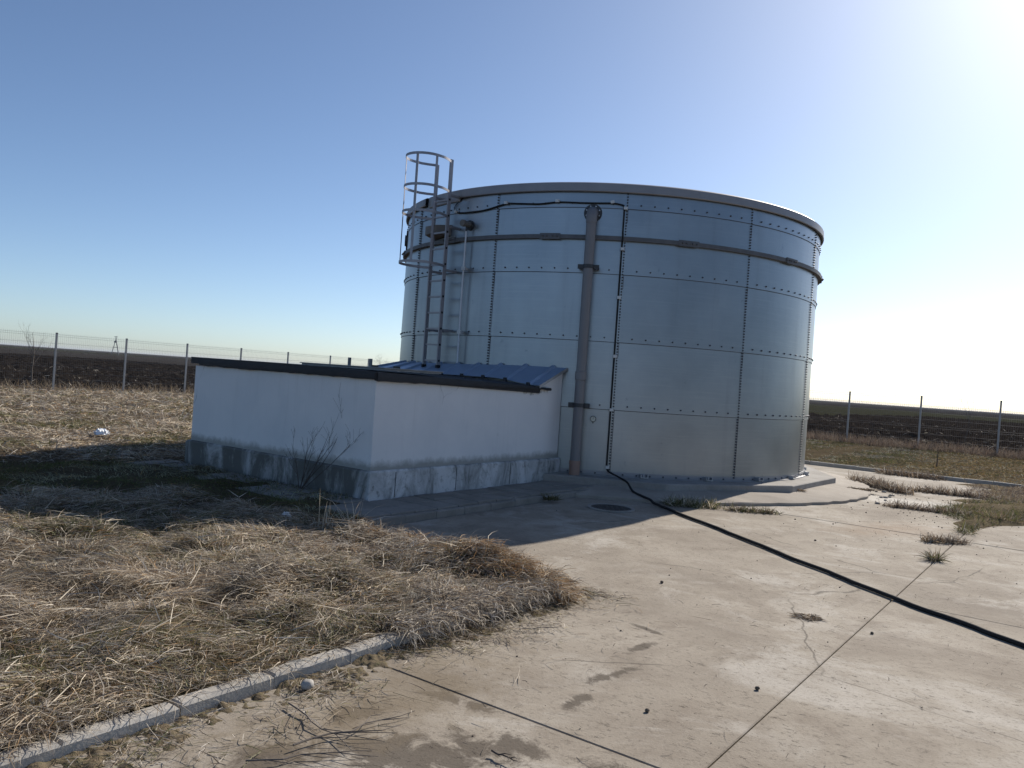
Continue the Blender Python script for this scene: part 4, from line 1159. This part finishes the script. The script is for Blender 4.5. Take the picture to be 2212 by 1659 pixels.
# -- foreground peninsula, thick thatch
def thatch(u0, u1, v0, v1, dens, Lm, wm, green, name, dmin=0, dmax=99, lift=0.05, up_frac=0.10, dull=(1, 1, 1)):
    x, y, u, v = scatter(u0, u1, v0, v1, dens)
    d = np.hypot(x, y); k = (d >= dmin) & (d < dmax) & house_clear(u, v) & ~in_apron(u, v)
    k &= ~(tilef(u, v) & (rng.random(len(u)) < np.where(v < -0.1, 0.35, 0.92)))
    # thin patches show soil and green
    k &= rng.random(len(u)) < (0.45 + 0.75 * sm(0.30, 0.62, vnoise(x, y, 0.55, 1)))
    x, y, u, v = x[k], y[k], u[k], v[k]; n = len(x)
    flow = vnoise(x, y, 1.4, 5) * 7.0 + 0.9 + (vnoise(x, y, 0.30, 6) - 0.5) * 6.0
    head = flow + rng.normal(0, 0.75, n)
    L = Lm * rng.lognormal(0, 0.35, n); wd = wm * rng.uniform(0.6, 1.35, n)
    elev = rng.uniform(0.02, 0.55, n); droop = elev + rng.uniform(0.0, 0.7, n)
    kk = rng.random(n) < up_frac; elev[kk] = rng.uniform(0.5, 1.2, kk.sum()); droop[kk] = rng.uniform(0.2, 1.4, kk.sum()); L[kk] *= 0.7
    tip = sm(-3.6, -1.6, u) * sm(0.8, 2.6, v)
    lower = 0.65 * sm(0.0, 1, vnoise(x, y, 0.9, 2)) * tip
    gw = green * (1 - 0.6 * tip)
    c = colour_mix(x, y, n, gw, 0.45 * sm(-2.1, -1.55, u) * sm(2.0, 3.4, v) + 0.05, 0.30 + 0.35 * tip)
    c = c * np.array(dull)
    gk = c[:, 1] > c[:, 0] * 0.95
    L[gk] *= 0.45; elev[gk] = rng.uniform(0.3, 1.2, gk.sum())
    P = np.stack((x, y, yard_z(x, y) + rng.random(n) * lift), -1)
    ST.append((P, head, elev, droop, L, wd, c))
    return n
def flush(name, label, zf=None, lift=0.02):
    P, h, e, dr_, L, w, c = [np.concatenate(a) for a in zip(*ST)]; ST.clear()
    o = link(name, blade_mesh(name, P, h, e, dr_, L, w, c, zf, lift=lift)); stuff(o, label, 'grass'); return o
def zf_near(x, y):
    u, v = UVof(x, y); return np.where(in_apron(u, v), 0.0, yard_z(x, y) - 0.002)
thatch(-8, -1.46, -6, 3.42, 9500, 0.115, 0.0031, 0.32, 'n', 0, 6.2)
thatch(-8, -1.46, -6, 3.42, 4600, 0.125, 0.0043, 0.26, 'n', 6.2, 9.5)
thatch(-3.6, -1.44, 0.6, 3.46, 4200, 0.12, 0.0034, 0.12, 'n', 0, 9, 0.07, 0.22)     # heaped end of the bed
x, y, u, v = scatter(-7, -1.5, -4, 3.4, 95); n = len(x)       # coarse broken stems lying on top
k = (np.hypot(x, y) < 9) & ~in_apron(u, v) & house_clear(u, v, 0.5); x, y = x[k], y[k]; n = len(x)
ST.append((np.stack((x, y, yard_z(x, y) + 0.03 + rng.random(n) * 0.05), -1), rng.uniform(0, 2 * PI, n), rng.uniform(-0.05, 0.35, n), rng.uniform(0, 0.25, n), rng.uniform(0.12, 0.34, n), rng.uniform(0.004, 0.0068, n), pick(np.array([(0.62, 0.56, 0.47), (0.50, 0.44, 0.36), (0.36, 0.29, 0.22), (0.22, 0.17, 0.13)]), n)))
flush('dry_grass', 'matted dry grass and straw covering the bed behind the kerb', zf_near)
# -- fringe hanging over the kerb near the end of the bed
n = 9000
t_ = rng.random(n); u = -3.1 + 1.80 * t_ ** 0.75; v = 3.40 + rng.normal(0, 0.09, n)
x, y = C0[0] + UU[0] * u + VV[0] * v, C0[1] + UU[1] * u + VV[1] * v
hd0 = math.atan2(VV[1], VV[0])
ST.append((np.stack((x, y, 0.05 + rng.random(n) * 0.09), -1), hd0 + rng.normal(0, 1.25, n), rng.uniform(-0.1, 0.8, n), rng.uniform(0.6, 2.2, n), rng.uniform(0.07, 0.20, n), rng.uniform(0.003, 0.006, n), pick(np.concatenate((GREY, STRAW[1:4])), n)))
n = 5200; u = -1.50 + rng.normal(0, 0.10, n); v = rng.uniform(1.0, 3.5, n)
x, y = C0[0] + UU[0] * u + VV[0] * v, C0[1] + UU[1] * u + VV[1] * v
ST.append((np.stack((x, y, 0.03 + rng.random(n) * 0.15), -1), SITE_ROT + rng.normal(0, 1.2, n), rng.uniform(0.0, 1.2, n), rng.uniform(0.4, 1.8, n), rng.uniform(0.07, 0.22, n), rng.uniform(0.003, 0.0055, n), pick(np.concatenate((RUST, STRAW)), n)))
n = 5000; ang = rng.random(n) * PI / 2      # rounded corner of the bed
qq = 0.17 * np.sqrt(rng.random(n)); u = -1.56 + qq * np.cos(ang) + rng.normal(0, .05, n); v = 3.42 + qq * np.sin(ang) + rng.normal(0, .05, n)
x, y = C0[0] + UU[0] * u + VV[0] * v, C0[1] + UU[1] * u + VV[1] * v
ST.append((np.stack((x, y, 0.16 * rng.random(n) * (1 - qq / 0.34)), -1), SITE_ROT - ang + rng.normal(0, 1.2, n), rng.uniform(0, 0.9, n), rng.uniform(0.6, 1.8, n), rng.uniform(0.07, 0.19, n), rng.uniform(0.003, 0.0055, n), pick(np.concatenate((RUST, STRAW[:3])), n)))
n = 500; u = rng.uniform(-6.5, -3.0, n); v = 3.40 + rng.normal(0, 0.05, n)
x, y = C0[0] + UU[0] * u + VV[0] * v, C0[1] + UU[1] * u + VV[1] * v
ST.append((np.stack((x, y, 0.06 + rng.random(n) * 0.04), -1), hd0 + rng.normal(0, 1.3, n), rng.uniform(0.1, 0.6, n), rng.uniform(0.4, 1.4, n), rng.uniform(0.08, 0.22, n), rng.uniform(0.0025, 0.0045, n), pick(STRAW, n)))
def zf_kerb(x, y):
    u, v = UVof(x, y); k = ((v > 3.36) & (v < 3.52) & (u < -1.3)) | ((u > -1.46) & (u < -1.30) & (v < 3.5) & (v > 0.95))
    return np.where(k, 0.066, np.where(in_apron(u, v), 0.004, yard_z(x, y)))
flush('dry_grass', 'straw fringe hanging over the kerb at the end of the bed', zf_kerb, 0.03)
# -- shaded strip and yard on the left, farther grass
thatch(-9, 6, -9, 0.9, 1600, 0.11, 0.006, 2.4, 'n', 7.2, 12, 0.02, 0.30, (0.70, 0.80, 0.62))  # greener blades, their colour also darkened to deepen the shade here
thatch(-12, 14, -23, -2, 560, 0.19, 0.010, 0.45, 'n', 12, 20, 0.03, 0.2)
thatch(-8, 24, -23, -5, 230, 0.26, 0.016, 0.22, 'n', 20, 46, 0.04, 0.2)
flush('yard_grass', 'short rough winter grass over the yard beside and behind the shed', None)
# -- right-hand yard behind the back kerb
thatch(13.9, 26.6, -6, 16, 420, 0.12, 0.012, 1.7, 'n', 14, 50, 0.03, 0.3, (0.60, 0.68, 0.66))
x, y, u, v = scatter(25.2, 26.9, -6, 14, 420); n = len(x)       # reddish weeds along the fence foot
ST.append((np.stack((x, y, yard_z(x, y)), -1), rng.uniform(0, 2 * PI, n), rng.uniform(0.7, 1.5, n), rng.uniform(0, 0.9, n), rng.uniform(0.12, 0.50, n), rng.uniform(0.008, 0.016, n), pick(np.array([(0.20, 0.155, 0.12), (0.27, 0.215, 0.165), (0.14, 0.10, 0.08)]), n)))
x, y, u, v = scatter(-6, 26, -23.4, -22.1, 120); n = len(x)
ST.append((np.stack((x, y, yard_z(x, y)), -1), rng.uniform(0, 2 * PI, n), rng.uniform(0.6, 1.5, n), rng.uniform(0, 1.0, n), rng.uniform(0.12, 0.55, n), rng.uniform(0.008, 0.016, n), pick(np.array([(0.30, 0.23, 0.16), (0.36, 0.28, 0.18), (0.22, 0.16, 0.11)]), n)))
flush('yard_grass', 'green and brown winter grass beyond the back kerb and along the fence feet', None)

# -- weed tufts on the concrete: each its own thing
def tuft(loc, n, r, L, pal, label, name='weed_tuft', elong=1.0, ang=0.0, seed=0, flat=0.0, group=None):
    a = rng.uniform(0, 2 * PI, n); q = r * np.sqrt(rng.random(n))
    px, py = q * np.cos(a) * elong, q * np.sin(a)
    if elong > 2: px = rng.uniform(-r * elong, r * elong, n) * (0.6 + 0.4 * rng.random(n)); py = rng.normal(0, r * 0.45, n)
    ca, sa = math.cos(ang), math.sin(ang)
    P = np.stack((px * ca - py * sa, px * sa + py * ca, np.zeros(n)), -1)
    el = rng.uniform(0.35, 1.45, n) * (1 - flat) + flat * rng.uniform(0.0, 0.3, n)
    Ls = L * rng.uniform(0.4, 1.2, n)
    wd = np.full(n, 0.0035 + 0.0006 * math.hypot(loc[0], loc[1])) * rng.uniform(0.6, 1.2, n)
    me = blade_mesh(name, P, a + rng.normal(0, 0.8, n), el, rng.uniform(0, 1.3, n), Ls, wd, pick(pal, n), lambda x, y: np.zeros_like(x), 3)
    o = link(name, me, None, loc); tag(o, label, 'weeds', group); return o
MIXP = np.concatenate((GREEN, STRAW[3:5], GREY[1:]))
BRN = np.concatenate((GREY[1:], STRAW[3:5], np.array([(0.12, 0.085, 0.06)])))
dark_green = np.array([(0.10, 0.105, 0.04), (0.075, 0.08, 0.03), (0.17, 0.14, 0.07)])
vang = math.atan2(VV[1], VV[0]); uang = SITE_ROT
tuft((2.62, 11.13, 0.0), 900, 0.16, 0.17, np.concatenate((GREEN, STRAW[:2])), 'green grass tuft at the foot of the round pavement beside the cable', elong=2.6, ang=0.05)
tuft((3.42, 10.98, 0.0), 500, 0.11, 0.12, MIXP, 'low dark weed strip lying on concrete next to the green tuft', elong=3.6, ang=-0.08)
tuft((4.55, 8.38, 0.0), 130, 0.05, 0.17, MIXP, 'single small weed growing from the slab joint above the cable', seed=1)
tuft((5.30, 9.55, 0.0), 420, 0.10, 0.13, BRN, 'flat dark weed clump lying at the end of the slab joint', elong=3.2, ang=0.1)
tuft((6.55, 12.35, 0.0), 800, 0.10, 0.15, BRN, 'long low row of weeds in the joint before the pale slab', elong=7.0, ang=-0.50)
tuft((7.35, 11.75, 0.0), 500, 0.20, 0.20, MIXP, 'dark weed clump at the tip of the green grass island', elong=1.4)
tuft((7.15, 15.35, 0.0), 1300, 0.17, 0.24, BRN, 'brown weed row hugging the broken edge of the round pavement', elong=6.0, ang=1.75)
tuft((8.35, 14.9, 0.0), 900, 0.18, 0.20, BRN, 'dark low weed mat spreading over the pale slab', elong=4.5, ang=-0.42)
tuft((6.35, 14.2, 0.062), 420, 0.09, 0.10, BRN, 'dead weed clump lying on top of the round pavement', elong=3.5, ang=-0.12, flat=0.6)
tuft((4.75, 13.05, 0.098), 160, 0.05, 0.12, BRN, 'wisp of dead grass on the paving under the foundation edge', elong=2.9, ang=-0.2, flat=0.5)
tuft((2.28, 5.86, 0.0), 170, 0.05, 0.09, BRN, 'flattened dry grass wisp lying alone on the sunlit slab', elong=1.6, ang=-0.2, flat=0.9)
tuft((9.2, 18.2, 0.0), 900, 0.25, 0.22, BRN, 'dark weeds overgrowing the back kerb', elong=3.0, ang=-0.62)
x_, y_ = W(2.45, 0.90); tuft((x_, y_, 0.03), 150, 0.09, 0.13, dark_green, 'dark weed tuft growing in the tile pavement edge', elong=1.2)
# tall dry stalks by the shed side of the bed
for i, (px, py, hh) in enumerate(((-1.62, 7.18, 0.42), (-1.36, 7.28, 0.40))):
    o = tuft((px, py, gz(px, py)), 26, 0.05, hh, STRAW[:3], ('taller' if i == 0 else 'second') + ' pale dry stalk clump standing against the shade before the shed', 'dry_stalks')
# grass island on the slabs (right): low soil mound + blades
n = 44; vs_ = []; fs_ = []
for i in range(n):
    for k in range(n):
        u, v = 4.9 + (14.4 - 4.9) * i / (n - 1), 4.2 + (8.6 - 4.2) * k / (n - 1)
        x, y = W(u, v); cu = 5.4 + 0.055 * max(0, u - 6) + 0.10 * max(0, u - 9)
        hw = 0.10 + 0.62 * float(sm(5.8, 8.2, u)) + 0.7 * float(sm(9.5, 13, u))
        e_ = abs(v - cu - 0.15 * float(sm(8, 12, u))) / hw
        z = 0.075 * (1 - e_) + 0.10 * (float(vnoise(x, y, 0.5, 3)) - 0.55) - 0.06 * float(sm(6.3, 5.2, u))
        vs_.append((x, y, max(-0.03, min(z, 0.09))))
for i in range(n - 1):
    for k in range(n - 1): a = i * n + k; fs_.append((a, a + 1, a + n + 1, a + n))
struct(link('soil_mound', mesh_of('soil_mound', vs_, [f[::-1] for f in fs_], MAT['moss'], True)))
x, y, u, v = scatter(5.2, 14.2, 4.4, 8.4, 900); cu = 5.4 + 0.055 * np.maximum(0, u - 6) + 0.10 * np.maximum(0, u - 9) + 0.15 * sm(8, 12, u)
hw = 0.10 + 0.62 * sm(5.8, 8.2, u) + 0.7 * sm(9.5, 13, u)
k = (np.abs(v - cu) / hw + 1.2 * (vnoise(x, y, 0.5, 3) - 0.5)) < 0.95 - rng.random(len(u)) * 0.35
x, y, u, v = x[k], y[k], u[k], v[k]; n = len(x)
isg = (rng.random(n) < 0.75 * (1 - sm(9.0, 10.8, u)))
c = pick(BRN, n); c[isg] = pick(GREEN, isg.sum())
ST.append((np.stack((x, y, np.full(n, 0.01)), -1), rng.uniform(0, 2 * PI, n), rng.uniform(0.2, 1.2, n), rng.uniform(0, 1.2, n), rng.uniform(0.06, 0.20, n), rng.uniform(0.006, 0.012, n), c))
flush('yard_grass', 'island of green and brown grass growing over the slab joint', None)

# -- litter of twigs, straw and crumbs on the concrete by the kerb
n = 6500
t_ = rng.random(n); u = -6.6 + 5.6 * t_; v = 3.52 + np.abs(rng.normal(0, 0.20 + 0.22 * t_, n)) 
k = rng.random(n) < sm(0.30, 0.66, vnoise(u, v, 0.33, 9)) * (1 - sm(0.15, 0.75, v - 3.5)) + 0.05
u, v = u[k], v[k]; n = len(u)
x, y = C0[0] + UU[0] * u + VV[0] * v, C0[1] + UU[1] * u + VV[1] * v
ST.append((np.stack((x, y, 0.004 + rng.random(n) * 0.012), -1), rng.uniform(0, 2 * PI, n), rng.uniform(0, 0.25, n), rng.uniform(0, 0.4, n), rng.lognormal(-2.6, 0.5, n), rng.uniform(0.002, 0.0042, n), pick(np.concatenate((GREY, STRAW[3:5], GREEN[2:])), n)))
n = 340; u = rng.uniform(-7, 5, n); v = rng.uniform(3.6, 6.5, n)       # scattered bits farther out
x, y = C0[0] + UU[0] * u + VV[0] * v, C0[1] + UU[1] * u + VV[1] * v
ST.append((np.stack((x, y, np.full(n, 0.004)), -1), rng.uniform(0, 2 * PI, n), rng.uniform(0, 0.2, n), rng.uniform(0, 0.3, n), rng.lognormal(-3.2, 0.5, n), rng.uniform(0.002, 0.004, n), pick(GREY[1:] * 0.6, n)))
o = flush('straw_litter', 'loose straw and stalks lying on the concrete along the kerb', lambda x, y: np.full_like(x, 0.004), 0.008); o['category'] = 'litter'
# thin film of dirt against the kerb: crumbly low mesh dipping in and out of the slab
nu, nv_ = 560, 56; vs_ = []; fs_ = []
for i in range(nu):
    for k in range(nv_):
        u, v = -8.0 + 6.9 * i / (nu - 1), 3.495 + 0.62 * k / (nv_ - 1)
        x, y = W(u, v)
        z = 0.012 * (1 - (v - 3.495) / 0.13) + 0.020 * (float(vnoise(x, y, 0.20, 2)) - 0.60) + 0.024 * (float(vnoise(x, y, 0.06, 4)) - 0.5) + 0.024 * (float(vnoise(x, y, 0.024, 5)) - 0.5)
        vs_.append((x, y, max(-0.02, min(0.03, z))))
for i in range(nu - 1):
    for k in range(nv_ - 1): a = i * nv_ + k; fs_.append((a, a + nv_, a + nv_ + 1, a + 1))
stuff(link('dirt', mesh_of('dirt', vs_, [f[::-1] for f in fs_], MAT['moss'], True)), 'brown crumbly dirt and moss washed up against the kerb', 'dirt')
# cut branches lying near the kerb
def fallen(name, x, y, ang, L, seed, label, mat='bark', r=0.006):
    e = empty(name, (x, y, 0.012), ang); tag(e, label, 'branch')
    rr = random.Random(seed); b = MB()
    pts = [Vector((L * k / 7, rr.uniform(-.03, .03) * L, 0.004 + rr.uniform(0, 0.010))) for k in range(8)]
    b.tube(pts, [r * (1 - 0.1 * k) for k in range(8)], 5); b.build('stem', MAT[mat], e)
    for k in range(5):
        p = pts[1 + k]; s_ = rr.choice((-1, 1)); l2 = L * rr.uniform(0.15, 0.4)
        q = MB().tube([p, p + Vector((l2 * 0.5, s_ * l2 * 0.35, 0.006)), p + Vector((l2, s_ * l2 * rr.uniform(0.3, 0.8), 0.002))], [r * 0.5, r * 0.4, r * 0.2], 4)
        q.build('twig', MAT[mat], e)
fallen('branch', -0.93, 3.72, -0.85, 0.55, 3, 'dark forked branch lying across the concrete beside the kerb stone', 'bark', 0.0045)
fallen('branch', -0.80, 3.30, 0.75, 0.62, 5, 'brown twiggy branch lying over the damp concrete stain', 'bark', 0.005)
fallen('branch', -0.95, 3.15, 0.35, 0.50, 8, 'thin curved pale branch lying below the twiggy one', 'bark', 0.004)
fallen('branch', 0.02, 3.38, -0.65, 0.14, 12, 'short black stick lying alone near the slab joint', 'bark_dark', 0.005)
fallen('branch', 0.15, 5.05, 0.4, 0.30, 14, 'small pale twig sticking out of the bed onto concrete', 'bark', 0.003)
# crumbs and pebbles on the slabs: far too many and small to count
m = MB()
def crumb(x, y, r, z=0.0, sq=0.7):
    vs_ = [(x, y, z + r * sq * 1.6)]
    a0 = random.uniform(0, 6)
    for k in range(5): a = a0 + 2 * PI * k / 5; q = r * random.uniform(0.7, 1.2); vs_.append((x + q * math.cos(a), y + q * math.sin(a), z + r * random.uniform(0.2, 0.7)))
    for k in range(5): a = a0 + 2 * PI * k / 5; vs_.append((x + 0.8 * r * math.cos(a), y + 0.8 * r * math.sin(a), z - 0.002))
    m.add(vs_, [(0, 1 + k, 1 + (k + 1) % 5) for k in range(5)] + [(1 + k, 6 + k, 6 + (k + 1) % 5, 1 + (k + 1) % 5) for k in range(5)])
for _ in range(260):
    u, v = random.uniform(-5, 9), random.uniform(0.95, 9); x, y = W(u, v)
    if math.hypot(x - TC[0], y - TC[1]) < 5.4 or (u < -1.3 and v < 3.5): continue
    crumb(x, y, random.choice((0.004, 0.005, 0.006, 0.007, 0.010)) * (0.5 + 0.03 * y))
for _ in range(900):
    u, v = random.gauss(7.6, 1.7), random.gauss(4.8, 0.8); x, y = W(u, v)
    if math.hypot(x - TC[0], y - TC[1]) < 5.4 or v < 0.9: continue
    crumb(x, y, 0.003 + 0.012 * random.random() ** 6)
stuff(m.build('crumbs', MAT['clod']), 'dark soil crumbs scattered over the slabs', 'crumbs')
# broken concrete rubble along the round edge
for i in range(12):
    a = math.radians(random.uniform(48, 82)); r = random.uniform(5.32, 5.62)
    o = rough_stone('rubble', (TC[0] + r * math.sin(a), TC[1] - r * math.cos(a), 0.012), random.uniform(0.02, 0.045), MAT['found'], None, seed=40 + i, squash=0.45)
    tag(o, 'small chunk of broken concrete below the crumbling round pavement edge', 'rubble', 'concrete chunks along the round edge')
for i, (x, y, r) in enumerate(((0.78, 3.95, 0.013), (1.45, 4.35, 0.014), (1.35, 6.6, 0.015), (2.62, 5.55, 0.013))):
    lab = ['dark pebble on concrete near the damp trail', 'brown clod on concrete beside the long slab joint', 'dark clod on the sunlit slab beyond the grass bed', 'black clod lying right in the slab joint'][i]
    o = rough_stone('pebble', (x, y, r * 0.6), r, MAT['clod'], lab, 'pebble', seed=70 + i)

# -- pale stubble and roots sticking out of the ploughed soil
def stubble(name, n, along_u, label):
    w = rng.random(n) ** 1.8 * 38 + 0.1
    if along_u: u, v = rng.uniform(-4, 50, n), -23.2 - w
    else: v, u = rng.uniform(-10, 24, n), 27.0 + w
    x, y = C0[0] + UU[0] * u + VV[0] * v, C0[1] + UU[1] * u + VV[1] * v
    k = (np.abs(x) < 0.70 * y + 3); x, y = x[k], y[k]; n = len(x)
    z = plough_z(x, y, 0) - 0.01
    ST.append((np.stack((x, y, z), -1), rng.uniform(0, 2 * PI, n), rng.uniform(-0.1, 0.8, n), rng.uniform(0, 1.0, n), rng.uniform(0.10, 0.42, n), rng.uniform(0.012, 0.035, n), pick(np.array([(0.30, 0.27, 0.235), (0.20, 0.18, 0.155), (0.12, 0.105, 0.09), (0.42, 0.39, 0.35), (0.15, 0.13, 0.11)]), n)))
    o = flush(name, label, None); o['category'] = 'stubble'
stubble('stubble', 7000, True, 'pale stalk remains in the dark ploughed field behind the shed')
stubble('stubble', 2600, False, 'stalk remains in the dark ploughed field beyond the back fence')

# ================================================================= AIR
hm_, ht_, hb_ = new_mat('thin_haze')
ht_.nodes.remove(hb_)
pv = ht_.nodes.new('ShaderNodeVolumePrincipled')
pv.inputs['Color'].default_value = (0.80, 0.86, 0.95, 1)
pv.inputs['Density'].default_value = 0.00009
ht_.links.new(pv.outputs[0], ht_.nodes['Material Output'].inputs['Volume'])
hz_ = MB().box(-9100, 9100, -9100, 9100, -1.2, 12.5).build('haze', hm_)
stuff(hz_, 'thin pale haze over the far fields', 'haze')
